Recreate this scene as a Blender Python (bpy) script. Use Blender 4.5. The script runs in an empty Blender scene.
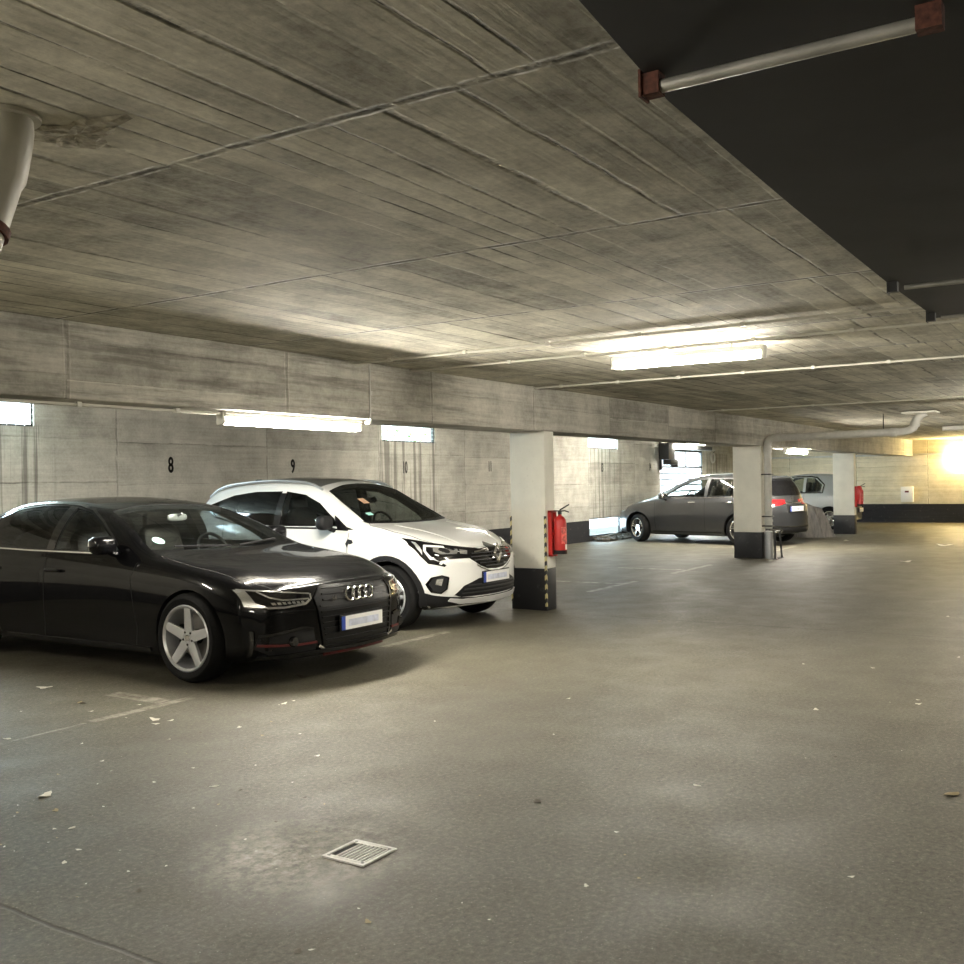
import bpy, bmesh, math, random
from mathutils import Vector, Matrix
from mathutils.bvhtree import BVHTree
from mathutils.geometry import delaunay_2d_cdt
from mathutils.interpolate import poly_3d_calc
PI = math.pi
rnd = random.Random(7)
SC = bpy.context.scene
COL = SC.collection
# ---------------------------------------------------------------- camera
YAW, ROLL, FPX, CAMH = math.radians(32.6), math.radians(1.0), 1010.0, 1.55
f = Vector((math.cos(YAW), math.sin(YAW), 0)); up = Vector((0, 0, 1)); r = f.cross(up)
R = r * math.cos(ROLL) - up * math.sin(ROLL); U = up * math.cos(ROLL) + r * math.sin(ROLL)
cd = bpy.data.cameras.new('camera'); cam = bpy.data.objects.new('camera', cd); COL.objects.link(cam)
cd.sensor_width = 36; cd.lens = FPX / 964 * 36; cd.clip_end = 300; cd.clip_start = 0.05
M = Matrix((R, U, -f)).transposed().to_4x4(); M.translation = (0, 0, CAMH); cam.matrix_world = M
SC.camera = cam
# ---------------------------------------------------------------- world and exposure
w = bpy.data.worlds.new('world'); SC.world = w; w.use_nodes = True
bg = w.node_tree.nodes['Background']; bg.inputs[0].default_value = (.80, .90, 1, 1); bg.inputs[1].default_value = 2.0
SC.view_settings.view_transform = 'Standard'; SC.view_settings.look = 'None'
SC.view_settings.gamma = 1; SC.view_settings.use_curve_mapping = False
SC.view_settings.exposure = 1.98
TUBE = 110.0          # radiance of the fluorescent tubes
LAMPC = (1, .94, .815)
def area(name, loc, rot, sx, sy, power, col):
    l = bpy.data.lights.new(name, 'AREA'); l.shape = 'RECTANGLE'; l.size = sx; l.size_y = sy; l.energy = power; l.color = col
    o = bpy.data.objects.new(name, l); COL.objects.link(o); o.location = loc; o.rotation_euler = rot; return o
DAY = (.80, .90, 1)
RW = (-PI / 2, 0, 0)      # shines towards -Y (into the hall)
area('daylight_window', (6.78, 11.68, 2.49), RW, 1.9, .36, 60, DAY)
area('daylight_window', (15.65, 12.1, 2.55), RW, 2.6, .8, 50, DAY)
area('daylight_window', (24.0, 11.68, 2.49), RW, 2.1, .36, 60, DAY)
area('daylight_vent', (24.0, 11.64, .26), RW, 2.0, .9, 26, DAY)
area('daylight_gate', (29.9, 11.9, 1.3), RW, 5.0, 2.6, 420, DAY)
# ---------------------------------------------------------------- helpers
def link(o, parent=None):
    COL.objects.link(o)
    if parent: o.parent = parent
    return o
def obj(name, bm, mats, parent=None, smooth=True, ang=35):
    me = bpy.data.meshes.new(name); bm.to_mesh(me); bm.free()
    for m in (mats if isinstance(mats, (list, tuple)) else [mats]): me.materials.append(m)
    if smooth:
        for p in me.polygons: p.use_smooth = True
        me.set_sharp_from_angle(angle=math.radians(ang))
    return link(bpy.data.objects.new(name, me), parent)
def tag(o, label, cat, group=None, kind=None):
    if label: o['label'] = label
    if cat: o['category'] = cat
    if group: o['group'] = group
    if kind: o['kind'] = kind
    return o
def empty(name, loc=(0, 0, 0), rz=0):
    o = bpy.data.objects.new(name, None); o.empty_display_size = .2; o.location = loc; o.rotation_euler = (0, 0, rz); return link(o)
def struct(name, bm, m, parent=None, smooth=False):
    o = obj(name, bm, m, parent, smooth)
    if not parent: o['kind'] = 'structure'
    return o
def NB(): return bmesh.new()
def box(bm, x0, x1, y0, y1, z0, z1, mi=0, bev=0, M=None):
    r = bmesh.ops.create_cube(bm, size=1)['verts']
    for v in r:
        v.co = Vector(((x0 + x1) / 2 + v.co.x * (x1 - x0), (y0 + y1) / 2 + v.co.y * (y1 - y0), (z0 + z1) / 2 + v.co.z * (z1 - z0)))
    fs = list({f for v in r for f in v.link_faces})
    for f_ in fs: f_.material_index = mi
    if bev:
        es = list({e for v in r for e in v.link_edges})
        q = bmesh.ops.bevel(bm, geom=es, offset=bev, segments=2, affect='EDGES', profile=.5)
        r = list({v for f_ in q['faces'] for v in f_.verts} | {v for v in r if v.is_valid})
    if M:
        for v in r: v.co = M @ v.co
    return r
def frame_z(p, q):
    d = (q - p).normalized(); a = Vector((0, 0, 1)) if abs(d.z) < .9 else Vector((1, 0, 0))
    u = d.cross(a).normalized(); return u, d.cross(u).normalized()
def tube(bm, pts, rad, n=10, caps=True, mi=0, rads=None):
    pts = [Vector(p) for p in pts]; rings = []; u = None
    for i, p in enumerate(pts):
        a = pts[max(0, i - 1)]; b = pts[min(len(pts) - 1, i + 1)]; d = (b - a).normalized()
        if u is None: u = frame_z(a, b)[0]
        u = (u - d * u.dot(d)).normalized(); v = d.cross(u)
        rr = rads[i] if rads else rad
        rings.append([bm.verts.new(p + (u * math.cos(2 * PI * k / n) + v * math.sin(2 * PI * k / n)) * rr) for k in range(n)])
    for A, B in zip(rings, rings[1:]):
        for k in range(n):
            bm.faces.new((A[k], A[(k + 1) % n], B[(k + 1) % n], B[k])).material_index = mi
    if caps:
        bm.faces.new(rings[0][::-1]).material_index = mi; bm.faces.new(rings[-1]).material_index = mi
def lathe(bm, prof, n=32, axis='Z', at=(0, 0, 0), mi=0, close=False):
    """prof: list of (radius, height); revolved about the axis"""
    rings = []
    for (rr, h) in prof:
        ring = []
        for k in range(n):
            c, s = math.cos(2 * PI * k / n) * rr, math.sin(2 * PI * k / n) * rr
            p = {'Z': (c, s, h), 'X': (h, c, s), 'Y': (s, h, c)}[axis]
            ring.append(bm.verts.new(Vector(p) + Vector(at)))
        rings.append(ring)
    pr = list(zip(rings, rings[1:]))
    if close: pr.append((rings[-1], rings[0]))
    for A, B in pr:
        for k in range(n):
            bm.faces.new((A[k], A[(k + 1) % n], B[(k + 1) % n], B[k])).material_index = mi
    if not close:
        for ring in (rings[0], rings[-1]):
            try: bm.faces.new(ring).material_index = mi
            except Exception: pass
def sbox(bm, c, s, e=.4, n=20, mi=0, M=None):
    """superellipsoid, size s = half extents, small e = boxier"""
    def pw(a): return math.copysign(abs(a) ** e, a)
    rings = []; m = n // 2
    for i in range(1, m):
        t = -PI / 2 + PI * i / m; ring = []
        for k in range(n):
            a = 2 * PI * k / n
            p = Vector((pw(math.cos(t)) * pw(math.cos(a)) * s[0], pw(math.cos(t)) * pw(math.sin(a)) * s[1], pw(math.sin(t)) * s[2])) 
            if M: p = M @ p
            ring.append(bm.verts.new(p + Vector(c)))
        rings.append(ring)
    for A, B in zip(rings, rings[1:]):
        for k in range(n): bm.faces.new((A[k], A[(k + 1) % n], B[(k + 1) % n], B[k])).material_index = mi
    bm.faces.new(rings[0][::-1]).material_index = mi; bm.faces.new(rings[-1]).material_index = mi
def fin(bm):
    bmesh.ops.recalc_face_normals(bm, faces=bm.faces); return bm
def pc(pts):
    """monotone cubic interpolation"""
    xs = [p[0] for p in pts]; ys = [p[1] for p in pts]; n = len(xs)
    d = [(ys[i + 1] - ys[i]) / (xs[i + 1] - xs[i]) for i in range(n - 1)]
    m = [d[0]] + [0 if d[i - 1] * d[i] <= 0 else 2 * d[i - 1] * d[i] / (d[i - 1] + d[i]) for i in range(1, n - 1)] + [d[-1]]
    def g(x):
        if x <= xs[0]: return ys[0]
        if x >= xs[-1]: return ys[-1]
        i = max(k for k in range(n - 1) if xs[k] <= x); h = xs[i + 1] - xs[i]; t = (x - xs[i]) / h
        return ((2 * t**3 - 3 * t**2 + 1) * ys[i] + (t**3 - 2 * t**2 + t) * h * m[i] + (-2 * t**3 + 3 * t**2) * ys[i + 1] + (t**3 - t**2) * h * m[i + 1])
    return g
def text_bm(s, size, ext=.004, bold=0.0):
    cu = bpy.data.curves.new('t', 'FONT'); cu.body = s; cu.size = size; cu.extrude = ext; cu.align_x = 'CENTER'; cu.align_y = 'CENTER'; cu.offset = bold
    o = bpy.data.objects.new('t', cu); COL.objects.link(o); dg = bpy.context.evaluated_depsgraph_get()
    me = bpy.data.meshes.new_from_object(o.evaluated_get(dg)); bm = NB(); bm.from_mesh(me)
    bpy.data.objects.remove(o); bpy.data.curves.remove(cu); bpy.data.meshes.remove(me); return bm
# ---------------------------------------------------------------- materials
class NT:
    def __init__(s, name):
        s.m = bpy.data.materials.new(name); s.m.use_nodes = True; s.t = s.m.node_tree; s.b = s.t.nodes['Principled BSDF']; s.out = s.t.nodes['Material Output']
    def n(s, ty, **kw):
        nd = s.t.nodes.new(ty)
        for k, v in kw.items(): setattr(nd, k, v)
        return nd
    def l(s, a, b): s.t.links.new(a, b)
    def val(s, sock, v):
        if hasattr(v, 'is_linked') or hasattr(v, 'links'): s.l(v, sock)
        else: sock.default_value = v
    def ma(s, op, a, b=0.0, c=None, clamp=False):
        nd = s.n('ShaderNodeMath', operation=op, use_clamp=clamp); s.val(nd.inputs[0], a); s.val(nd.inputs[1], b)
        if c is not None: s.val(nd.inputs[2], c)
        return nd.outputs[0]
    def noise(s, vec, scale, det=4, rough=.55, dist=0):
        nd = s.n('ShaderNodeTexNoise'); s.l(vec, nd.inputs['Vector']); nd.inputs['Scale'].default_value = scale; nd.inputs['Detail'].default_value = det
        nd.inputs['Roughness'].default_value = rough; nd.inputs['Distortion'].default_value = dist; return nd.outputs[0]
    def ramp(s, v, a, b, lo=0.0, hi=1.0):
        nd = s.n('ShaderNodeMapRange'); nd.clamp = True; s.val(nd.inputs[0], v)
        for i, q in enumerate((a, b, lo, hi)): nd.inputs[i + 1].default_value = q
        return nd.outputs[0]
    def mix(s, fac, a, b, mode='MIX'):
        nd = s.n('ShaderNodeMix', data_type='RGBA', blend_type=mode); s.val(nd.inputs[0], fac)
        for i, q in ((6, a), (7, b)):
            if isinstance(q, tuple): nd.inputs[i].default_value = (*q, 1) if len(q) == 3 else q
            else: s.l(q, nd.inputs[i])
        return nd.outputs[2]
    def vec(s, x, y, z):
        nd = s.n('ShaderNodeCombineXYZ'); s.val(nd.inputs[0], x); s.val(nd.inputs[1], y); s.val(nd.inputs[2], z); return nd.outputs[0]
    def pos(s):
        g = s.n('ShaderNodeNewGeometry'); sp = s.n('ShaderNodeSeparateXYZ'); s.l(g.outputs['Position'], sp.inputs[0]); return g.outputs['Position'], sp.outputs[0], sp.outputs[1], sp.outputs[2]
    def bump(s, h, st=.3, d=.01):
        nd = s.n('ShaderNodeBump'); nd.inputs['Strength'].default_value = st; nd.inputs['Distance'].default_value = d; s.l(h, nd.inputs['Height']); s.l(nd.outputs[0], s.b.inputs['Normal'])
def mat(name, col, rough=.5, metal=0, coat=0, spec=.5, noise=0, nscale=30, bump=0, emis=None, estr=0, coatr=.03):
    k = NT(name); b = k.b
    b.inputs['Base Color'].default_value = (*col, 1); b.inputs['Roughness'].default_value = rough; b.inputs['Metallic'].default_value = metal
    b.inputs['Coat Weight'].default_value = coat; b.inputs['Coat Roughness'].default_value = coatr; b.inputs['Specular IOR Level'].default_value = spec
    if coat and col[0] < .02 and spec < .1: b.inputs['Coat IOR'].default_value = 1.38
    if noise or bump:
        tc = k.n('ShaderNodeTexCoord'); v = k.noise(tc.outputs['Object'], nscale)
        if noise:
            c = k.mix(k.ramp(v, .3, .7), tuple(a * (1 - noise) for a in col), tuple(min(1, a * (1 + noise)) for a in col)); k.l(c, b.inputs['Base Color'])
        if bump: k.bump(v, bump, .003)
    if emis: b.inputs['Emission Color'].default_value = (*emis, 1); b.inputs['Emission Strength'].default_value = estr
    return k.m
def concrete(name, dark, light, across, along, bw, jl, jo, jtone=.6, yellow=None, seam=.55, streak=.5, jbt=.55):
    """board-marked concrete. across/along are axis letters, bw board width, jl joint spacing"""
    k = NT(name); P, X, Y, Z = k.pos(); ax = {'X': X, 'Y': Y, 'Z': Z}; a, l = ax[across], ax[along]
    wob = k.ma('MULTIPLY', k.ma('SUBTRACT', k.noise(P, 2.0, 5, .6), .5), .035)
    aw = k.ma('ADD', k.ma('ADD', a, wob), k.ma('MULTIPLY', k.ma('SINE', k.ma('MULTIPLY', a, 5.3 if bw < .2 else .5)), .085 if bw < .2 else 0.0))
    jj = k.ma('DIVIDE', k.ma('SUBTRACT', l, jo), jl); ji = k.ma('FLOOR', jj)
    bi0 = k.ma('DIVIDE', k.ma('ADD', aw, k.ma('MULTIPLY', ji, .037)), bw); bi = k.ma('FLOOR', bi0)
    wn = k.n('ShaderNodeTexWhiteNoise', noise_dimensions='2D'); k.l(k.vec(bi, ji, 0), wn.inputs['Vector'])
    tone = wn.outputs['Value']
    big = k.noise(P, .55, 5, .6); mid = k.noise(P, 3.5, 6, .65)
    st = k.noise(k.vec(k.ma('MULTIPLY', l, .8), k.ma('MULTIPLY', a, 22), 0), 1.0, 5, .7, .3)
    fine = k.noise(P, 30, 5, .75)
    v = k.ma('ADD', k.ma('MULTIPLY', tone, .42), k.ma('MULTIPLY', k.ramp(big, .36, .64), .30))
    v = k.ma('ADD', v, k.ma('MULTIPLY', k.ramp(st, .3, .72), .28 * streak * 2)); v = k.ma('ADD', v, k.ma('MULTIPLY', k.ramp(mid, .38, .62), .36))
    v = k.ma('ADD', v, k.ma('MULTIPLY', k.ma('SUBTRACT', fine, .5), .9)); v = k.ma('MULTIPLY', v, .78)
    c = k.mix(k.ma('MULTIPLY', v, 1.0, clamp=True), dark, light)
    # seams between boards
    fr = k.ma('FRACT', bi0); ed = k.ma('ABSOLUTE', k.ma('SUBTRACT', fr, .5))
    sm = k.ramp(ed, .5 - .013 / bw, .5 - .004 / bw)
    smn = k.noise(k.vec(k.ma('MULTIPLY', l, 1.6), k.ma('MULTIPLY', bi, 7.3), ji), 1.0, 6, .75)
    seamf = k.ma('MULTIPLY', sm, k.ramp(smn, .42, .60))
    wn2 = k.n('ShaderNodeTexWhiteNoise', noise_dimensions='2D'); k.l(k.vec(k.ma('ROUND', bi0), ji, 0), wn2.inputs['Vector'])
    seamf = k.ma('MULTIPLY', seamf, k.ramp(wn2.outputs['Value'], .28, .62))
    c = k.mix(k.ma('MULTIPLY', seamf, seam), c, tuple(q * .25 for q in dark))
    c = k.mix(k.ma('MULTIPLY', k.ma('MULTIPLY', k.ramp(ed, .5 - .009 / bw, .5 - .003 / bw), k.ramp(wn2.outputs['Value'], .30, .12)), k.ma('MULTIPLY', k.ramp(smn, .46, .58), .6)), c, tuple(min(1, q * 1.3) for q in light))
    # formwork joints
    jw = k.ma('ADD', jj, k.ma('MULTIPLY', k.ma('SUBTRACT', k.noise(P, 4, 3), .5), .02))
    je = k.ma('ABSOLUTE', k.ma('SUBTRACT', k.ma('FRACT', k.ma('ADD', jw, .5)), .5))
    jn = k.noise(P, 6, 4, .7)
    jd = k.ma('MULTIPLY', k.ramp(je, .022 / jl, .008 / jl), k.ramp(jn, .35, .55))
    c = k.mix(k.ma('MULTIPLY', jd, jtone), c, tuple(q * .35 for q in dark))
    jb = k.ma('MULTIPLY', k.ramp(k.ma('ABSOLUTE', k.ma('SUBTRACT', je, .022 / jl)), .010 / jl, .002 / jl), k.ramp(jn, .40, .62))
    c = k.mix(k.ma('MULTIPLY', jb, jbt), c, tuple(min(1, q * 1.5) for q in light))
    k.l(c, k.b.inputs['Base Color']); k.b.inputs['Roughness'].default_value = .85; k.b.inputs['Specular IOR Level'].default_value = .25
    h = k.ma('ADD', k.ma('MULTIPLY', st, .5), k.ma('MULTIPLY', mid, .5)); h = k.ma('ADD', h, k.ma('MULTIPLY', tone, .35)); h = k.ma('SUBTRACT', h, k.ma('MULTIPLY', seamf, 1.4)); h = k.ma('SUBTRACT', h, k.ma('MULTIPLY', jd, 1.0))
    h = k.ma('ADD', h, k.ma('MULTIPLY', jb, .8))
    k.bump(h, .55, .012); k.col = c; return k
ceil_k = concrete('ceiling_concrete', (.11, .103, .081), (.86, .82, .69), 'Y', 'X', .165, 1.70, 2.36, jtone=.8, seam=.95, jbt=.8)
wall_k = concrete('wall_concrete', (.20, .19, .165), (.56, .54, .48), 'Z', 'X', .57, 2.83, .35, seam=.6, jtone=.35, jbt=.2, streak=.7)
# rust and damp streaks under the wall windows
P, X, Y, Z = wall_k.pos()
un = wall_k.ramp(wall_k.ma('ABSOLUTE', wall_k.ma('SUBTRACT', wall_k.ma('FRACT', wall_k.ma('DIVIDE', wall_k.ma('SUBTRACT', X, 2.60), 8.55)), .5)), .125, .105)
sk = wall_k.ramp(wall_k.noise(wall_k.vec(wall_k.ma('MULTIPLY', X, 7), wall_k.ma('MULTIPLY', Z, .12), 0), 1.0, 4, .75), .50, .56)
sk = wall_k.ma('MULTIPLY', wall_k.ma('MULTIPLY', sk, un), wall_k.ramp(Z, 2.38, 2.33))
wc = wall_k.mix(wall_k.ma('MULTIPLY', sk, .62), wall_k.col, (.07, .065, .055)); 
# black painted base band
def band(k, c, z=.53, chip=.5):
    P, X, Y, Z = k.pos(); zz = k.ma('ADD', Z, k.ma('MULTIPLY', k.ma('SUBTRACT', k.noise(P, 5, 4), .5), .012))
    m = k.ramp(zz, z + .004, z - .004); wear = k.ramp(k.noise(P, 9, 5, .7), .60, .70, 0, chip)
    bk = k.mix(wear, (.018, .018, .020), (.14, .13, .115)); k.l(k.mix(m, c, bk), k.b.inputs['Base Color'])
band(wall_k, wc); MW = wall_k.m
MC = ceil_k.m
beam_k = concrete('beam_concrete', (.15, .142, .122), (.58, .555, .49), 'Z', 'X', .26, 2.06, .0, seam=.15, streak=.9, jtone=.3, jbt=.3)
P, X, Y, Z = beam_k.pos()
st = beam_k.ma('MULTIPLY', beam_k.ramp(beam_k.noise(beam_k.vec(beam_k.ma('MULTIPLY', X, .8), 0, beam_k.ma('MULTIPLY', Z, 9)), 1.0, 6, .7), .48, .62), beam_k.ramp(X, 9.6, 8.6))
beam_k.l(beam_k.mix(beam_k.ma('MULTIPLY', st, .55), beam_k.col, (.085, .078, .062)), beam_k.b.inputs['Base Color']); MB_ = beam_k.m
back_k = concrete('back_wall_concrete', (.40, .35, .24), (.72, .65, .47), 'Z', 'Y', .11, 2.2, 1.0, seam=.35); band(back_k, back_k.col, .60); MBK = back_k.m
# floor
k = NT('floor_screed'); P, X, Y, Z = k.pos()
big = k.noise(P, .45, 5, .6); mid = k.noise(P, 2.2, 6, .65); fine = k.noise(P, 38, 6, .85); spk = k.noise(P, 85, 3, .7)
c = k.mix(k.ramp(big, .32, .68), (.064, .058, .041), (.104, .095, .067))
c = k.mix(k.ramp(mid, .35, .75, 0, .55), c, (.086, .078, .056))
c = k.mix(k.ramp(fine, .50, .66, 0, .75), c, (.19, .177, .130)); c = k.mix(k.ramp(fine, .47, .36, 0, .75), c, (.032, .029, .022))
c = k.mix(k.ramp(spk, .66, .72, 0, .85), c, (.55, .53, .46))
def rect(x0, x1, y0, y1, s=.02):
    a = k.ma('MULTIPLY', k.ramp(X, x0 - s, x0 + s), k.ramp(X, x1 + s, x1 - s)); b_ = k.ma('MULTIPLY', k.ramp(Y, y0 - s, y0 + s), k.ramp(Y, y1 + s, y1 - s)); return k.ma('MULTIPLY', a, b_)
wearn = k.ramp(k.noise(P, 7, 5, .75), .40, .60)
ms = None
for q in [(4.25, 5.10, 5.79, 5.88), (4.84, 4.98, 5.90, 6.50), (3.0, 4.2, 5.82, 5.85), (7.55, 8.65, 5.93, 6.03), (12.6, 14.2, 6.28, 6.38), (13.7, 13.82, 6.3, 7.6), (16.2, 16.32, 6.3, 7.6), (15.6, 17.4, 6.25, 6.35), (21.8, 21.92, 6.2, 8), (21.2, 22.6, 6.2, 6.3)]:
    q_ = rect(*q, s=.008); ms = q_ if ms is None else k.ma('MAXIMUM', ms, q_)
c = k.mix(k.ma('MULTIPLY', k.ma('MULTIPLY', ms, wearn), .38), c, (.60, .58, .50))
# lime bloom around the drain
dx = k.ma('SUBTRACT', X, 3.15); dy = k.ma('SUBTRACT', Y, 2.95)
dd = k.ma('SQRT', k.ma('ADD', k.ma('MULTIPLY', dx, dx), k.ma('MULTIPLY', dy, dy)))
bl = k.ma('MULTIPLY', k.ramp(k.ma('ADD', dd, k.ma('MULTIPLY', mid, .5)), .75, .35), k.ramp(k.noise(P, 14, 6, .8), .42, .70))
c = k.mix(k.ma('MULTIPLY', bl, .85), c, (.55, .52, .44))
# slab joints across the aisle
jt = None
for x0 in (2.19, 10.42, 18.95, 27.6):
    e = k.ramp(k.ma('ABSOLUTE', k.ma('SUBTRACT', k.ma('ADD', X, k.ma('MULTIPLY', k.ma('SUBTRACT', k.noise(P, 3, 4), .5), .05)), x0)), .014, .004); jt = e if jt is None else k.ma('MAXIMUM', jt, e)
c = k.mix(k.ma('MULTIPLY', jt, .75), c, (.035, .03, .022))
oil = k.ramp(k.noise(P, .9, 3, .5, .6), .62, .74, 0, .45); c = k.mix(oil, c, (.10, .095, .08))
k.l(c, k.b.inputs['Base Color']); k.l(k.ramp(mid, .3, .7, .50, .70), k.b.inputs['Roughness']); k.b.inputs['Specular IOR Level'].default_value = .3
k.bump(k.ma('SUBTRACT', k.ma('ADD', k.ma('MULTIPLY', fine, .6), k.ma('MULTIPLY', mid, .6)), jt), .5, .006); MF = k.m
# painted pillars
k = NT('pillar_paint'); P, X, Y, Z = k.pos()
c = k.mix(k.ramp(k.noise(P, 2.5, 5, .6), .35, .7), (.70, .68, .60), (.80, .78, .69)); c = k.mix(k.ramp(k.noise(P, 16, 5, .7), .60, .75, 0, .3), c, (.42, .39, .32))
k.l(c, k.b.inputs['Base Color']); k.b.inputs['Roughness'].default_value = .7; k.bump(k.noise(P, 20, 4), .25, .004); MP = k.m
k = NT('pillar_black_paint'); P, X, Y, Z = k.pos()
c = k.mix(k.ramp(k.noise(P, 8, 5, .7), .58, .74, 0, .5), (.014, .014, .016), (.10, .10, .10)); k.l(c, k.b.inputs['Base Color']); k.b.inputs['Roughness'].default_value = .5; MPB = k.m
k = NT('hazard_tape'); P, X, Y, Z = k.pos()
s = k.ma('GREATER_THAN', k.ma('FRACT', k.ma('MULTIPLY', k.ma('ADD', Z, k.ma('ADD', X, Y)), 9.0)), .52)
k.l(k.mix(s, (.56, .49, .24), (.03, .03, .03)), k.b.inputs['Base Color']); k.b.inputs['Roughness'].default_value = .5; MT = k.m
def glassm(name, tint, refl=1.0):
    k = NT(name); k.t.nodes.remove(k.b); tr = k.n('ShaderNodeBsdfTransparent'); tr.inputs[0].default_value = (*tint, 1)
    gl = k.n('ShaderNodeBsdfGlossy'); gl.inputs['Roughness'].default_value = .01; fr = k.n('ShaderNodeFresnel'); fr.inputs[0].default_value = 1.5
    mx = k.n('ShaderNodeMixShader'); ge = k.n('ShaderNodeNewGeometry'); k.l(k.ma('MULTIPLY', k.ma('MULTIPLY', fr.outputs[0], refl, clamp=True), k.ma('SUBTRACT', 1.0, ge.outputs['Backfacing'])), mx.inputs[0]); k.l(tr.outputs[0], mx.inputs[1]); k.l(gl.outputs[0], mx.inputs[2]); k.l(mx.outputs[0], k.out.inputs[0]); return k.m
def paint(name, col, metal=.0, rough=.35, flake=0):
    return mat(name, col, rough, metal, coat=.6 if col[0] < .01 else 1.0, coatr=.02, spec=.5 if metal or col[0] > .1 else .05, noise=flake, nscale=400)
PBLK = paint('black_car_paint', (.0035, .0035, .0040), 0, .25); PWHT = paint('white_car_paint', (.80, .80, .78), 0, .4)
PGRY = paint('grey_car_paint', (.060, .062, .066), .6, .38); PSIL = paint('silver_car_paint', (.30, .31, .31), .7, .35)
PLAS = mat('black_plastic', (.009, .009, .010), .6, spec=.3); GLOSSB = mat('gloss_black', (.006, .006, .007), .12, coat=.5); DARK = mat('dark_cavity', (.006, .006, .006), .9)
RUB = mat('tyre_rubber', (.007, .007, .007), .8, spec=.2, noise=.2, nscale=60); CHR = mat('chrome', (.75, .75, .76), .10, 1); SILV = mat('rim_silver', (.60, .61, .63), .32, .6)
SATIN = mat('satin_silver', (.55, .56, .57), .35, .7); DISC = mat('brake_steel', (.25, .24, .23), .4, .9); REDA = mat('red_accent', (.10, .008, .008), .45)
LEA = mat('seat_leather', (.028, .025, .022), .6, noise=.2); DASH = mat('dashboard', (.012, .012, .012), .6); PLT = mat('plate_white', (.80, .80, .80), .4)
EUB = mat('plate_blue', (.02, .06, .38), .4); LENS = mat('lamp_reflector', (.62, .62, .60), .18, .75); LEDW = mat('lamp_strip_white', (.80, .80, .78), .3)
SMUD = mat('plate_blur', (.55, .58, .70), .5, noise=.3, nscale=12)
TAIL = mat('tail_lamp_red', (.42, .010, .014), .15, coat=1); STK = mat('green_sticker', (.42, .80, .72), .4); REDL = mat('extinguisher_red', (.48, .018, .016), .3, coat=.4)
GRB = mat('grille_black', (.004, .004, .0045), .35, spec=.25)
CGL = glassm('car_glass', (.62, .66, .64)); CGD = glassm('car_glass_dark', (.07, .08, .09)); CGM = glassm('car_glass_side', (.35, .38, .38)); LGL = glassm('lamp_glass', (.9, .9, .9))
GALV = mat('galvanised_pipe', (.42, .41, .37), .4, .4, noise=.25, nscale=9); PVC = mat('grey_pvc', (.50, .49, .45), .45, noise=.12, nscale=8); PVCL = mat('pale_pipe_paint', (.46, .44, .37), .45, noise=.12, nscale=6)
COND = mat('conduit_white', (.62, .60, .53), .5); STEELB = mat('black_steel', (.02, .02, .02), .45); RUST = mat('rust', (.10, .035, .022), .85, noise=.5, nscale=60, bump=.5)
HOUS = mat('lamp_housing', (.72, .71, .66), .5); TUBEM = mat('fluorescent_tube', (.9, .9, .9), .4, emis=LAMPC, estr=TUBE); TUBEE = mat('added_tube_dim', (.9, .9, .9), .4, emis=LAMPC, estr=TUBE * .55); TUBED = mat('fluorescent_tube_older', (.9, .9, .9), .4, emis=LAMPC, estr=TUBE * .72); TUBEW = mat('warm_lamp_glass', (.9, .9, .9), .4, emis=(1, .76, .34), estr=170)
GRATE = mat('grate_metal', (.62, .61, .58), .6, 0, noise=.15, nscale=50); BLKP = mat('black_panel', (.016, .016, .017), .7, noise=.35, nscale=2.5)
WHBOX = mat('white_box', (.72, .71, .66), .5); SIGNW = mat('label_white', (.75, .74, .70), .5); NUMB = mat('number_paint', (.022, .021, .02), .8, noise=.3, nscale=20)
# ---------------------------------------------------------------- room shell
ZC, ZB, YW, XB = 2.66, 2.145, 11.5, 35.0
bm = NB(); box(bm, -9, 35.3, -7, 14.5, -.3, 0); FLOOR = struct('floor', bm, MF)
bm = NB(); box(bm, -9, 35.3, -7, 11.8, ZC, ZC + .3); CEIL = struct('ceiling', bm, MC)
def holed(bm, x0, x1, z0, z1, holes, y0, y1):
    xs = sorted({x0, x1} | {h[0] for h in holes} | {h[1] for h in holes}); zs = sorted({z0, z1} | {h[2] for h in holes} | {h[3] for h in holes})
    for a, b_ in zip(xs, xs[1:]):
        for c_, d in zip(zs, zs[1:]):
            mx, mz = (a + b_) / 2, (c_ + d) / 2
            if any(h[0] < mx < h[1] and h[2] < mz < h[3] for h in holes): continue
            box(bm, a, b_, y0, y1, c_, d)
    bmesh.ops.remove_doubles(bm, verts=bm.verts, dist=1e-5)
WIN = [(5.95, 7.62, 2.34, 2.65), (14.61, 16.29, 2.33, 2.65), (23.0, 24.75, 2.36, 2.65)]
VENT = (23.0, 24.95, .13, .57); GATE = (27.65, 31.15, 0, 2.42)
bm = NB(); holed(bm, -9, 35.3, 0, ZC, WIN + [VENT, GATE], YW, YW + .12); WL = struct('wall_left', bm, MW)
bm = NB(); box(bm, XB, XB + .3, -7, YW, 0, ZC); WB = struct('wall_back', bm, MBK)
bm = NB(); box(bm, -9.3, -9, -7, 11.8, 0, ZC); struct('wall_front', bm, MW)
bm = NB(); box(bm, -9.3, 35.3, -7.3, -7, 0, ZC); struct('wall_right', bm, MW)
bm = NB(); box(bm, -9, XB, 5.85, 6.38, ZB, ZC, bev=.008); BEAM = struct('trim_1', bm, MB_); BEAM['label'] = 'long concrete ceiling beam resting on the row of pillars'
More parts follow.
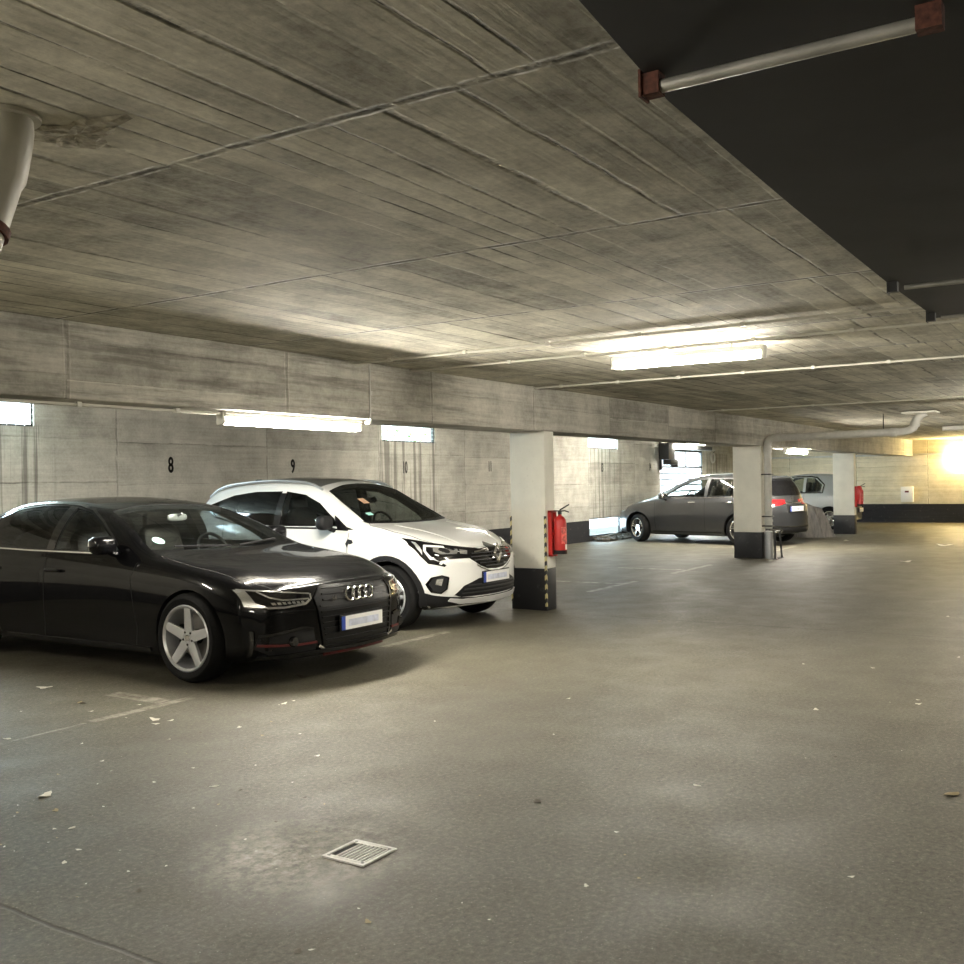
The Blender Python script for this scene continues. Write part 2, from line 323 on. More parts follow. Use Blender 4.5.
# painted bay numbers on the wall
for s, x, z, kw in (('8', 9.75, 1.86, 1), ('9', 12.25, 1.85, 1), ('10', 15.29, 1.84, .8), ('11', 18.31, 1.87, .8), ('13', 23.78, 1.86, .8), ('14', 26.91, 1.89, .8)):
    b = text_bm(s, .31, .0015); geo = list(b.verts) + list(b.edges) + list(b.faces)
    for dx_, dy_ in ((.010, 0), (-.010, 0), (0, .007), (0, -.007)):
        q_ = bmesh.ops.duplicate(b, geom=geo)['geom']; bmesh.ops.translate(b, verts=[e for e in q_ if isinstance(e, bmesh.types.BMVert)], vec=(dx_, dy_, .0001))
    for v in b.verts: v.co = Vector((x - (-v.co.x) * .62 * kw * 1.0, YW - .0015 - v.co.z * 1.0, z + v.co.y))
    obj('bay_number', b, NUMB, WL, False)
# windows with wire glass
WGL = glassm('window_glass', (.85, .92, .92))
for i, (x0, x1, z0, z1) in enumerate(WIN):
    e = NB(); y = YW + .03
    box(e, x0, x1, y, y + .05, z0, z0 + .025); box(e, x0, x1, y, y + .05, z1 - .025, z1); box(e, x0, x0 + .025, y, y + .05, z0, z1); box(e, x1 - .025, x1, y, y + .05, z0, z1)
    w_ = struct('window_%d' % (i + 1), e, STEELB)
    g = NB(); box(g, x0 + .025, x1 - .025, y + .02, y + .026, z0 + .025, z1 - .025); obj('pane', g, WGL, w_, False)
    g = NB(); n = 14
    for j in range(1, n): tube(g, [(x0 + (x1 - x0) * j / n, y - .02, z0), (x0 + (x1 - x0) * j / n, y - .02, z1)], .0035, 5)
    for j in range(1, 4): tube(g, [(x0, y - .02, z0 + (z1 - z0) * j / 4), (x1, y - .02, z0 + (z1 - z0) * j / 4)], .0035, 5)
    obj('wire_grille', g, SATIN, w_)
e = NB(); x0, x1, z0, z1 = VENT; y = YW + .01
box(e, x0, x1, y, y + .05, z0, z0 + .02); box(e, x0, x1, y, y + .05, z1 - .02, z1); box(e, x0, x0 + .02, y, y + .05, z0, z1); box(e, x1 - .02, x1, y, y + .05, z0, z1)
w_ = struct('window_4', e, STEELB); g = NB(); box(g, x0 + .02, x1 - .02, y + .02, y + .026, z0 + .02, z1 - .02); obj('pane', g, WGL, w_, False)
# exit gate: sectional door of translucent panels
k = NT('gate_panel'); P, X, Y, Z = k.pos(); k.t.nodes.remove(k.b); a = k.n('ShaderNodeBsdfTranslucent'); b = k.n('ShaderNodeBsdfDiffuse'); a.inputs[0].default_value = (.85, .87, .88, 1); b.inputs[0].default_value = (.7, .7, .7, 1)
mx = k.n('ShaderNodeMixShader'); mx.inputs[0].default_value = .35; k.l(a.outputs[0], mx.inputs[1]); k.l(b.outputs[0], mx.inputs[2]); k.l(mx.outputs[0], k.out.inputs[0]); MG = k.m
e = NB(); x0, x1, z0, z1 = GATE; y = YW + .02
box(e, x0, x0 + .06, y, y + .08, 0, z1); box(e, x1 - .06, x1, y, y + .08, 0, z1); box(e, x0, x1, y, y + .08, z1 - .06, z1)
for z in (1.90,): box(e, x0, x1, y, y + .06, z - .03, z + .03)
for z in (1.71, 1.53, 1.36, 1.17, .95, .75, .55, .35, .15): box(e, x0, x1, y, y + .05, z - .022, z + .022)
d_ = struct('door_1', e, STEELB); g = NB(); box(g, x0 + .05, x1 - .05, y + .02, y + .03, 0.0, 1.89); obj('gate_panel', g, MG, d_, False)
g = NB(); box(g, x0 + .05, x1 - .05, y + .02, y + .03, 1.91, z1 - .06); obj('pane', g, WGL, d_, False)
g = NB()
for xx in (28.7, 29.8): g = NB(); box(g, xx - .015, xx + .015, y + .01, y + .05, 1.9, z1); obj('mullion', g, STEELB, d_, False)
# greenery and ground outside the windows
k = NT('leaf_green'); P, X, Y, Z = k.pos(); k.l(k.mix(k.ramp(k.noise(P, 9, 3), .4, .6), (.10, .30, .05), (.55, .62, .22)), k.b.inputs['Base Color']); LEAFM = k.m
g = NB()
for i in range(260):
    p = Vector((rnd.uniform(14.6, 16.4), rnd.uniform(11.72, 11.95), 2.22 + rnd.random() ** 1.3 * .36)); s = rnd.uniform(.03, .07)
    A = Matrix.Rotation(rnd.uniform(0, 6.3), 3, Vector((rnd.random(), rnd.random(), rnd.random())).normalized())
    g.faces.new([g.verts.new(p + A @ Vector(q) * s) for q in ((-1, 0, 0), (0, -.5, 0), (1, 0, .1), (0, .5, 0))])
box(g, 13.9, 16.9, 11.9, 12.9, 2.05, 2.2)
tag(obj('shrub', g, LEAFM, None, False), 'light green leaves outside the narrow window above bay 10', 'shrub', kind='stuff')
g = NB(); box(g, 5, 26, 11.8, 12.9, 1.9, 2.04); struct('trim_2', g, MF)
# ---------------------------------------------------------------- pillars
def pillar(x0, x1, y0, y1, label, tapes=()):
    t = empty('concrete_pillar', (x0, y0, 0)); tag(t, label, 'pillar', kind=None)
    b = NB(); box(b, 0, x1 - x0, 0, y1 - y0, .50, ZB, bev=.01); obj('shaft', b, MP, t, True)
    b = NB(); box(b, -.003, x1 - x0 + .003, -.003, y1 - y0 + .003, 0, .50, bev=.008); obj('painted_base', b, MPB, t, True)
    for (dx, dy, z0, z1) in tapes:
        b = NB(); sx = 1 if dx == 0 else -1; sy = 1 if dy == 0 else -1; cx = 0 if dx == 0 else x1 - x0; cy = 0 if dy == 0 else y1 - y0; e_ = .0065; w_ = .017
        box(b, *sorted((cx - sx * e_, cx + sx * w_)), *sorted((cy - sy * e_, cy - sy * .0035)), z0, z1)
        box(b, *sorted((cx - sx * e_, cx - sx * .0035)), *sorted((cy - sy * .0035, cy + sy * w_)), z0, z1)
        obj('hazard_tape', b, MT, t, False)
    return t
pillar(10.55, 10.79, 5.86, 6.34, 'cream pillar with yellow-black corner tape beside the white car', [(0, 0, .05, 1.13), (0, 1, .1, 1.13)])
pillar(19.03, 19.27, 5.88, 6.42, 'cream pillar with a grey drainpipe running down it')
pillar(27.78, 28.00, 6.10, 6.64, 'farthest cream pillar with a black base, in front of silver car')
pillar(2.0, 2.24, 5.86, 6.38, 'cream pillar left of the black car')
# ---------------------------------------------------------------- lamps
def tube_lamp(name, c, half, axis, label, lit=True, group=None, hang=0, tm=None):
    t = empty(name, c, 0 if axis == 'X' else PI / 2); tag(t, label, 'lamp', group)
    b = NB(); box(b, -half, half, -.05, .05, -.045, 0, bev=.006); obj('housing', b, HOUS, t)
    b = NB(); pr = [(-half + .01, .012), (-half + .03, .034), (-half + .08, .038), (half - .08, .038), (half - .03, .034), (half - .01, .012)]
    lathe(b, [(r_, h) for h, r_ in pr], 14, 'X', (0, 0, -.070)); fin(b); obj('diffuser', b, (tm or TUBEM) if lit else HOUS, t)
    for s in (-1, 1): b = NB(); box(b, s * half - .015, s * half + .015, -.040, .040, -.105, -.004, bev=.004); obj('end_cap', b, HOUS, t)
    if hang:
        for s in (-.6, .6): b = NB(); tube(b, [(s * half, 0, 0), (s * half, 0, hang)], .008, 6); obj('hanger', b, HOUS, t)
    return t
tube_lamp('tube_lamp', (6.45, 6.02, ZB), .84, 'X', 'lit fluorescent tube lamp under the beam above the black car')
tube_lamp('tube_lamp', (22.0, 6.02, ZB), .80, 'X', 'lit tube lamp under the beam between the second and farthest pillar')
tube_lamp('tube_lamp', (8.10, 3.12, ZC - .04), .66, 'Y', 'lit fluorescent tube lamp on the aisle ceiling, largest in view', hang=.04, tm=TUBED)
tube_lamp('tube_lamp', (28.9, 10.9, ZC), .80, 'X', 'lit tube lamp above the exit gate, behind the grey car')
tube_lamp('tube_lamp', (25.7, 3.0, ZC), .62, 'Y', 'unlit tube lamp on the far aisle ceiling at the right edge', lit=False)
tube_lamp('tube_lamp', (1.3, 9.2, ZC), .66, 'X', 'added fill tube lamp on the bay ceiling left of the black car')  # added fill lamp out of view, brightens the left bay wall
tube_lamp('tube_lamp', (15.2, 9.2, ZC), .66, 'X', 'added dim fill tube lamp over the empty bays, hidden by the beam', tm=TUBEE)  # added fill lamp concealed by the beam, brightens the wall behind
tube_lamp('tube_lamp', (22.2, 8.8, ZC), .66, 'X', 'added fill tube lamp left of the grey hatchback, hidden by the beam')  # added fill lamp concealed by the beam, for the far bay wall
tube_lamp('tube_lamp', (-2.0, 6.02, ZB), .80, 'X', 'added unseen tube lamp under the beam left of the frame')  # added fill lamp, outside the frame
tube_lamp('tube_lamp', (16.6, .9, ZC - .25), .66, 'Y', 'added unseen hanging tube lamp right of the frame, level with the drainpipe', hang=.25)  # added fill lamp outside the frame, lifts the far ceiling
tube_lamp('tube_lamp', (11.5, -2.5, ZC - .3), .66, 'Y', 'added unseen hanging tube lamp right of the frame, level with the taped pillar', hang=.3)  # added fill lamp outside the frame, on the aisle's right
tube_lamp('tube_lamp', (-1.5, 3.8, ZC - .35), .66, 'X', 'added unseen hanging tube lamp behind the camera', hang=.35)  # added fill lamp behind the view, lifts the left ceiling
tube_lamp('tube_lamp', (2.5, -4.5, ZC - .35), .66, 'Y', 'added unseen hanging tube lamp to the right of the camera', hang=.35)  # added fill lamp out of view, for the foreground
tube_lamp('tube_lamp', (25.7, .9, ZC - .25), .66, 'Y', 'added unseen hanging tube lamp on the far ceiling right of the frame', hang=.25)  # added fill lamp outside the frame, lifts the ceiling at the far end
t = empty('wall_lamp', (XB, 4.50, 2.05)); tag(t, 'glaring warm lamp on the yellow back wall at right edge', 'lamp')
b = NB(); box(b, -.05, 0, -.16, .16, -.12, .12, bev=.01); obj('housing', b, HOUS, t)
b = NB(); sbox(b, (-.085, 0, 0), (.075, .16, .12), .7); obj('diffuser', fin(b), TUBEW, t)
# ---------------------------------------------------------------- cars
SIDE, FRONT, TOP, REAR = 'SIDE', 'FRONT', 'TOP', 'REAR'
class Car:
    def __init__(s, name, label, paintm, sp):
        s.root = empty(name); tag(s.root, label, 'car'); s.p = paintm; s.sp = sp; s.c = {k_: pc(v) for k_, v in sp['curves'].items()}; s.Lm = sp['len']
        s.surface()
    def section(s, L):
        c = {k_: g(L) for k_, g in s.c.items()}; cr = s.sp.get('crown', 2.4); pts = []
        for i in range(14):
            t = i / 14; pts.append((c['w1'] * t, c['zc'] - (c['zc'] - c['z1']) * t ** cr))
        def seg(a, b_, n, bul):
            for i in range(n):
                t = i / n; nx, nz = (a[1] - b_[1]), (b_[0] - a[0]); ln = math.hypot(nx, nz) or 1; q = 4 * bul * t * (1 - t)
                pts.append((a[0] + (b_[0] - a[0]) * t + nx / ln * q, a[1] + (b_[1] - a[1]) * t + nz / ln * q))
        P1, P2, P3, P4, P5 = [(c['w%d' % i], c['z%d' % i]) for i in (1, 2, 3, 4, 5)]
        hgt = P1[1] - P2[1]
        seg(P1, P2, 12, .04 * max(0, min(1, hgt / .35))); seg(P2, P3, 7, .010); seg(P3, P4, 9, .012); seg(P4, P5, 6, .015)
        for i in range(8): pts.append((P5[0] * (1 - i / 7), P5[1]))
        for _ in range(s.sp.get('sm', 2)):
            pts = [pts[0]] + [((pts[i - 1][0] + 2 * pts[i][0] + pts[i + 1][0]) / 4, (pts[i - 1][1] + 2 * pts[i][1] + pts[i + 1][1]) / 4) for i in range(1, len(pts) - 1)] + [pts[-1]]
        return pts
    def surface(s):
        sp = s.sp; Lm = s.Lm; F, Rr = sp['front'], sp['rear']; rr = sp.get('round', .05); Lf = sp.get('Lf', .9); Lr = sp.get('Lr', .8)
        st = [Lm * i / 120 for i in range(121)]
        full = []
        for L in st:
            q = s.section(L); ring = [(x, z) for x, z in q] + [(-x, z) for x, z in q[-2:0:-1]]; full.append(ring)
        n = len(full[0]); bm = NB(); rings = []
        for L, ring in zip(st, full):
            vs = []
            for x, z in ring:
                y = L
                if L < Lf: y += (F(abs(x), z) + rr) * (1 - L / Lf) ** 2
                if L > Lm - Lr: y -= (Rr(abs(x), z) + rr) * (1 - (Lm - L) / Lr) ** 2
                vs.append(bm.verts.new((x, y, z)))
            rings.append(vs)
        def cap(ring, zm, Fn, sign):
            out = []; N = 11
            for i in range(N):
                q = 1 - (i + 1) / (N + 1) * (1.0); q = math.sin(q * PI / 2)
                vs = []
                for x, z in ring:
                    xx, zz = x * q, zm + (z - zm) * q; s0 = .86
                    ro = rr * (1 - math.sqrt(max(0, 1 - max(0, (q - s0) / (1 - s0)) ** 2)))
                    y = Fn(abs(xx), zz) + ro; vs.append(bm.verts.new((xx, y if sign > 0 else Lm - y, zz)))
                out.append(vs)
            c_ = Fn(0, zm); out.append(bm.verts.new((0, c_ if sign > 0 else Lm - c_, zm))); return out
        def bridge(A, B):
            for k_ in range(n): bm.faces.new((A[k_], A[(k_ + 1) % n], B[(k_ + 1) % n], B[k_]))
        for A, B in zip(rings, rings[1:]): bridge(A, B)
        for ring, vs, Fn, sg, zm in ((full[0], rings[0], F, 1, sp['zmf']), (full[-1], rings[-1], Rr, -1, sp['zmr'])):
            cp = cap(ring, zm, Fn, sg); prev = vs
            for c_ in cp[:-1]: bridge(prev, c_); prev = c_
            for k_ in range(n): bm.faces.new((prev[k_], prev[(k_ + 1) % n], cp[-1]))
        fin(bm); bm.normal_update(); s.me = bpy.data.meshes.new('surf'); bm.to_mesh(s.me)
        for v_, w_ in zip(s.me.vertices, bm.verts): pass
        s.vn = [v.normal.copy() for v in bm.verts]; s.vc = [v.co.copy() for v in bm.verts]; s.pf = [[v.index for v in f_.verts] for f_ in bm.faces]
        s.bvh = BVHTree.FromPolygons(s.vc, s.pf); bm.free()
    def nrm(s, co):
        loc, no, idx, d = s.bvh.find_nearest(co); vs = s.pf[idx]; w_ = poly_3d_calc([s.vc[i] for i in vs], loc)
        return sum((s.vn[i] * a for i, a in zip(vs, w_)), Vector()).normalized(), d
    def hit(s, u, v, plane, side=1):
        if plane == SIDE: o, d = Vector((side * 3, u, v)), Vector((-side, 0, 0))
        elif plane == FRONT: o, d = Vector((u, -3, v)), Vector((0, 1, 0))
        elif plane == REAR: o, d = Vector((u, s.Lm + 3, v)), Vector((0, -1, 0))
        else: o, d = Vector((u, v, 4)), Vector((0, 0, -1))
        loc, no, idx, dist = s.bvh.ray_cast(o, d)
        if loc is None:
            loc, no, idx, dist = s.bvh.find_nearest(o + d * (3 + .3))
        return loc
    def body(s, cuts, cabin, mats_extra=()):
        o = bpy.data.objects.new('body', s.me); s.me.materials.append(s.p); link(o)
        cut = []
        for bm in [cabin] + cuts:
            fin(bm); me = bpy.data.meshes.new('c'); bm.to_mesh(me); bm.free(); me.materials.append(PLAS); c_ = bpy.data.objects.new('c', me); link(c_); cut.append(c_)
            md = o.modifiers.new('b', 'BOOLEAN'); md.operation = 'DIFFERENCE'; md.object = c_; md.solver = 'EXACT'; md.material_mode = 'TRANSFER'
        dg = bpy.context.evaluated_depsgraph_get(); me = bpy.data.meshes.new_from_object(o.evaluated_get(dg))
        for c_ in cut: bpy.data.objects.remove(c_)
        bpy.data.objects.remove(o); me.name = 'body'
        nb = bpy.data.objects.new('body', me); link(nb, s.root)
        pi = [i for i, m_ in enumerate(me.materials) if m_ and m_.name == s.p.name][0]
        for p in me.polygons: p.use_smooth = True
        me.set_sharp_from_angle(angle=math.radians(40))
        ln = [Vector((0, 0, 0))] * len(me.loops); cache = {}
        cn = me.corner_normals
        for p in me.polygons:
            onb = p.material_index == pi
            for li in p.loop_indices:
                vi = me.loops[li].vertex_index
                if onb:
                    if vi not in cache: cache[vi] = s.nrm(me.vertices[vi].co)[0]
                    ln[li] = cache[vi]
                else: ln[li] = Vector(p.normal)
        me.normals_split_custom_set(ln); s.b = nb; return nb
    def patch(s, name, poly, plane, m, off=.004, thick=.012, res=.03, side=1, parent=None, mirror=False, flat=None):
        """conforming plate with an outline given in a projection plane, laid on the bodywork"""
        if mirror:
            s.patch(name, poly, plane, m, off, thick, res, 1, parent, False, flat)
            if plane == SIDE: return s.patch(name, poly, plane, m, off, thick, res, -1, parent, False, flat)
            return s.patch(name, [(-u, v) for u, v in poly], plane, m, off, thick, res, 1, parent, False, flat)
        P_ = []
        for (a, b_) in zip(poly, poly[1:] + poly[:1]):
            n = max(1, int(math.dist(a, b_) / res))
            for i in range(n): P_.append((a[0] + (b_[0] - a[0]) * i / n, a[1] + (b_[1] - a[1]) * i / n))
        nb_ = len(P_); us = [p[0] for p in P_]; vs = [p[1] for p in P_]
        def inside(x, y):
            c_ = False
            for (a, b_) in zip(P_, P_[1:] + P_[:1]):
                if (a[1] > y) != (b_[1] > y) and x < (b_[0] - a[0]) * (y - a[1]) / (b_[1] - a[1]) + a[0]: c_ = not c_
            return c_
        pts = [Vector(p) for p in P_]; u = min(us) + res / 2
        while u < max(us):
            v = min(vs) + res / 2
            while v < max(vs):
                if inside(u, v) and min((u - p[0]) ** 2 + (v - p[1]) ** 2 for p in P_) > (res * .45) ** 2: pts.append(Vector((u, v)))
                v += res
            u += res
        V2, E2, F2, ov, oe, of = delaunay_2d_cdt(pts, [], [list(range(nb_))], 1, 1e-5)
        bm = NB(); topv = []; botv = []
        for q in V2:
            h = s.hit(q[0], q[1], plane, side); no = s.nrm(h)[0]; topv.append(bm.verts.new(h + no * off)); botv.append(h + no * (off - thick))
        for f_ in F2:
            try: bm.faces.new([topv[i] for i in f_])
            except Exception: pass
        bm.edges.ensure_lookup_table(); bm.verts.index_update(); bd = [e for e in bm.edges if len(e.link_faces) == 1]; new = {}
        idx = {v: i for i, v in enumerate(topv)}
        for e in bd:
            vs_ = list(e.link_loops[0].edge.verts); a, b_ = e.link_loops[0].vert, e.link_loops[0].link_loop_next.vert
            q = []
            for v in (a, b_):
                if v not in new: new[v] = (bm.verts.new(v.co), bm.verts.new(botv[idx[v]]))
                q.append(new[v])
            bm.faces.new((q[0][0], q[0][1], q[1][1], q[1][0]))
        # orient upper faces outward
        ref = None
        for f_ in bm.faces:
            f_.normal_update(); no = s.nrm(f_.calc_center_median())[0]
            if len(f_.verts) == 3 or all(v in idx for v in f_.verts):
                if f_.normal.dot(no) < 0: f_.normal_flip()
        return obj(name, bm, m, parent or s.root, True, 80)
    def ribbon(s, name, line, plane, m, w_=.012, off=.003, thick=.01, side=1, parent=None, mirror=False, res=.04):
        if mirror:
            s.ribbon(name, line, plane, m, w_, off, thick, 1, parent, False, res)
            if plane == SIDE: return s.ribbon(name, line, plane, m, w_, off, thick, -1, parent, False, res)
            return s.ribbon(name, [(-u, v) for u, v in line], plane, m, w_, off, thick, 1, parent, False, res)
        P_ = []
        for a, b_ in zip(line, line[1:]):
            n = max(1, int(math.dist(a, b_) / res))
            for i in range(n): P_.append((a[0] + (b_[0] - a[0]) * i / n, a[1] + (b_[1] - a[1]) * i / n))
        P_.append(line[-1]); bm = NB(); prev = None; rows = []
        for i, p in enumerate(P_):
            a = P_[max(0, i - 1)]; b_ = P_[min(len(P_) - 1, i + 1)]; dx, dy = b_[0] - a[0], b_[1] - a[1]; ln = math.hypot(dx, dy) or 1
            nx, ny = -dy / ln * w_ / 2, dx / ln * w_ / 2; row = []
            for sgn in (-1, 1):
                h = s.hit(p[0] + nx * sgn, p[1] + ny * sgn, plane, side); no = s.nrm(h)[0]; row += [h + no * off, h + no * (off - thick)]
            rows.append([bm.verts.new(c_) for c_ in (row[1], row[0], row[2], row[3])])
        for A, B in zip(rows, rows[1:]):
            for k_ in range(3): bm.faces.new((A[k_], A[k_ + 1], B[k_ + 1], B[k_]))
            bm.faces.new((A[3], A[0], B[0], B[3]))
        bm.faces.new(rows[0]); bm.faces.new(rows[-1][::-1]); fin(bm); return obj(name, bm, m, parent or s.root, True, 40)
    def at(s, u, v, plane, side=1, off=0):
        h = s.hit(u, v, plane, side); no = s.nrm(h)[0]; return h + no * off, no
def prism_x(poly, x0=-1.3, x1=1.3):
    bm = NB(); A = [bm.verts.new((x0, y, z)) for y, z in poly]; B = [bm.verts.new((x1, y, z)) for y, z in poly]; n = len(poly)
    bm.faces.new(A); bm.faces.new(B[::-1])
    for i in range(n): bm.faces.new((A[i], B[i], B[(i + 1) % n], A[(i + 1) % n]))
    return bm
def prism_z(poly, z0, z1):
    bm = NB(); A = [bm.verts.new((x, y, z0)) for x, y in poly]; B = [bm.verts.new((x, y, z1)) for x, y in poly]; n = len(poly)
    bm.faces.new(A); bm.faces.new(B[::-1])
    for i in range(n): bm.faces.new((A[i], B[i], B[(i + 1) % n], A[(i + 1) % n]))
    return bm
def arch(L, z, rad, x0=.60):
    bm = NB()
    for sx in (-1, 1):
        lathe(bm, [(rad, sx * x0), (rad, sx * 1.3)], 48, 'X', (0, L, z))
    return bm
def cabin_bm(car, L0, L1, zf, ins=.05, n=14):
    bm = NB(); rings = []
    for i in range(n + 1):
        L = L0 + (L1 - L0) * i / n; c = {k_: g(L) for k_, g in car.c.items()}
        zc_ = c['zc'] - ins; z1_ = min(c['z1'] - ins, zc_ - .01); w1_ = c['w1'] - ins * 1.1; w2_ = c['w2'] - ins * 1.6; z2_ = min(c['z2'] - .02, z1_ - .01)
        q = [(0, zc_), (w1_ * .5, zc_ - (zc_ - z1_) * .2), (w1_, z1_), (w2_, z2_), (w2_ - .02, zf), (0, zf)]
        ring = q + [(-x, z) for x, z in q[-2:0:-1]]; rings.append([bm.verts.new((x, L, z)) for x, z in ring])
    m_ = len(rings[0])
    for A, B in zip(rings, rings[1:]):
        for k_ in range(m_): bm.faces.new((A[k_], A[(k_ + 1) % m_], B[(k_ + 1) % m_], B[k_]))
    bm.faces.new(rings[0]); bm.faces.new(rings[-1][::-1]); return bm
def wheel(car, x, L, rad, rimr, wd, style, side, parent=None, steer=0, rot=0, rimm=None):
    """tyre with rim, brake disc and hub cap; side = +1 / -1 outward direction"""
    rimm = rimm or SILV; t = NB(); h = wd / 2
    pr = [(rimr, -h + .012), (rimr + .012, -h), (rad - .045, -h - .004), (rad - .014, -h + .022), (rad - .002, -h + .05), (rad, 0), (rad - .002, h - .05), (rad - .014, h - .022), (rad - .045, h + .004), (rimr + .012, h), (rimr, h - .012), (rimr - .008, 0)]
    lathe(t, pr, 56, 'X', close=True); fin(t); ty = obj('wheel', t, RUB, car.root, True, 40)
    ty.location = (x, L, rad); ty.rotation_euler = (0, 0, steer)
    b = NB(); o = h * side
    lathe(b, [(rimr + .004, o - side * .004), (rimr - .006, o + side * .002), (rimr - .022, o - side * .012), (rimr - .03, o - side * .05), (rimr - .04, -o), (rimr - .02, -o), (rimr + .002, -o + side * .01), (rimr - .005, 0)], 56, 'X', close=True)
    if style[0] == 5: spn = 5
    else: spn = style[0]
    for i in range(spn):
        a = 2 * PI * i / spn + rot; MR = Matrix.Rotation(a, 4, 'X'); w0, w1_ = style[1], style[2]
        def sp_(off0, off1, w0, w1_, xo0, xo1, d=.03):
            vs = []
            for rr_, ww, oo, xo in ((.05, w0, off0, xo0), (rimr * .55, (w0 * .55 + w1_ * .45), (off0 + off1) / 2, xo0 * .7 + xo1 * .3), (rimr - .012, w1_, off1, xo1)):
                for (dx, dy) in ((0, -.5), (.006, 0), (0, .5), (-d, .42), (-d, -.42)):
                    vs.append(b.verts.new(MR @ Vector((o - side * xo + side * dx, oo + dy * ww, rr_))))
            for j in range(2):
                for q in range(5): b.faces.new((vs[j * 5 + q], vs[j * 5 + (q + 1) % 5], vs[(j + 1) * 5 + (q + 1) % 5], vs[(j + 1) * 5 + q]))
            b.faces.new(vs[:5]); b.faces.new(vs[-5:])
        if len(style) > 3:
            sp_(-.012, -style[3], w0, w1_, .030, .014); sp_(.012, style[3], w0, w1_, .030, .014)
        else: sp_(0, 0, w0, w1_, .030, .014)
    lathe(b, [(.078, o - side * .06), (.078, o - side * .035), (.068, o - side * .026), (.034, o - side * .030), (.001, o - side * .030)], 24, 'X')
    fin(b); rm = obj('rim', b, rimm, ty, True, 30)
    b = NB(); lathe(b, [(.030, o - side * .030), (.028, o - side * .022), (.001, o - side * .020)], 20, 'X')
    obj('hub_cap', fin(b), CHR if style[0] == 5 else PLAS, rm)
    for i in range(5 if car.p is PBLK else 0):
        b = NB(); a = 2 * PI * (i + .5) / 5 + rot; lathe(b, [(.0095, o - side * .040), (.0095, o - side * .024), (.001, o - side * .023)], 8, 'X', (0, -math.sin(a) * .052, math.cos(a) * .052)); obj('wheel_bolt', fin(b), STEELB, rm)
    b = NB(); lathe(b, [(rimr * .70, -.035 * side), (rimr * .70, -.01 * side), (.06, -.01 * side), (.06, -.035 * side)], 40, 'X', close=True); obj('brake_disc', fin(b), DISC, ty)
    b = NB(); box(b, *sorted((-.05 * side, .012 * side)), rimr * .25, rimr * .78, -.09, .09, bev=.015); obj('brake_caliper', b, PLAS, ty)
    return ty
def mirror_part(car, x, y, z, side, m, armm=None, s=(.115, .075, .075), base=None):
    b = NB(); sbox(b, (side * x, y, z), s, .62, 20); mo = obj('wing_mirror', fin(b), m, car.root)
    b = NB(); bx = base or (side * (x - .17), y - .03, z - .10); tube(b, [bx, (side * (x - .09), y - .01, z - .075), (side * (x - .03), y, z - .05)], .022, 8, rads=[.03, .024, .02]); obj('mirror_arm', b, armm or PLAS, mo)
    b = NB(); sbox(b, (side * x, y + s[1] * .72, z), (s[0] * .86, s[1] * .34, s[2] * .80), .5, 16); obj('mirror_glass', fin(b), CHR, mo)
    return mo
def seats(car, L, z0, hs, xs=(-.38, .38), m=LEA, rear=None, w_=.25):
    for x in xs:
        b = NB(); sbox(b, (x, L, z0 + .10), (w_, .27, .10), .45, 16); sbox(b, (x, L + .30, z0 + .42), (w_ * .94, .09, .36), .45, 16, M=Matrix.Rotation(-.28, 3, 'X'))
        se = obj('front_seat', fin(b), m, car.root); b = NB(); sbox(b, (x, L + .42, hs), (.135, .055, .09), .5, 16)
        tube(b, [(x - .06, L + .41, hs - .16), (x - .06, L + .41, hs)], .008, 6); tube(b, [(x + .06, L + .41, hs - .16), (x + .06, L + .41, hs)], .008, 6); obj('headrest', fin(b), m, se)
    if rear:
        b = NB(); sbox(b, (0, rear, z0 + .12), (.62, .25, .11), .35, 16); sbox(b, (0, rear + .30, z0 + .42), (.62, .10, .32), .35, 16, M=Matrix.Rotation(-.3, 3, 'X')); se = obj('rear_seat', fin(b), m, car.root)
        for x in (-.36, .36):
            b = NB(); sbox(b, (x, rear + .42, hs - .03), (.13, .055, .08), .5, 16); obj('headrest', fin(b), m, se)
def steering(car, x, y, z):
    b = NB(); Mt = Matrix.Rotation(math.radians(65), 3, 'X'); n = 28; pts = [Vector((x, y, z)) + Mt @ Vector((.185 * math.cos(2 * PI * i / n), .185 * math.sin(2 * PI * i / n), 0)) for i in range(n + 1)]
    tube(b, pts, .016, 8, False); sbox(b, (x, y, z), (.07, .03, .05), .6, 12)
    for a in (0, PI, -PI / 2): tube(b, [Vector((x, y, z)), Vector((x, y, z)) + Mt @ Vector((.18 * math.cos(a), .18 * math.sin(a), 0))], .014, 6)
    tube(b, [(x, y, z), (x, y - .25, z - .08)], .03, 8); obj('steering_wheel', fin(b), PLAS, car.root)
def plate(car, c, plane, wd=.52, ht=.11, dark=False, tilt=0, n=None, sgn=-1):
    """number plate: holder, white field, blue band"""
    x, y, z = c; b = NB(); box(b, x - wd / 2 - .012, x + wd / 2 + .012, *sorted((y, y - sgn * -.014)), z - ht / 2 - .012, z + ht / 2 + .012, bev=.004); h = obj('number_plate', b, PLAS, car.root)
    e = y + sgn * .014
    b = NB(); box(b, x - wd / 2, x + wd / 2, *sorted((e, e + sgn * .004)), z - ht / 2, z + ht / 2); pl = obj('plate_field', b, PLT, h, False)
    b = NB(); xb = x - wd / 2 if sgn < 0 else x + wd / 2 - .045; box(b, xb, xb + .045, *sorted((e, e + sgn * .006)), z - ht / 2, z + ht / 2); obj('plate_band', b, EUB, h, False)
    b = NB(); box(b, x - wd * .33, x + wd * .40, *sorted((e, e + sgn * .0055)), z - ht * .28, z + ht * .22, bev=.002); obj('blurred_characters', b, SMUD, h, False)
    return h
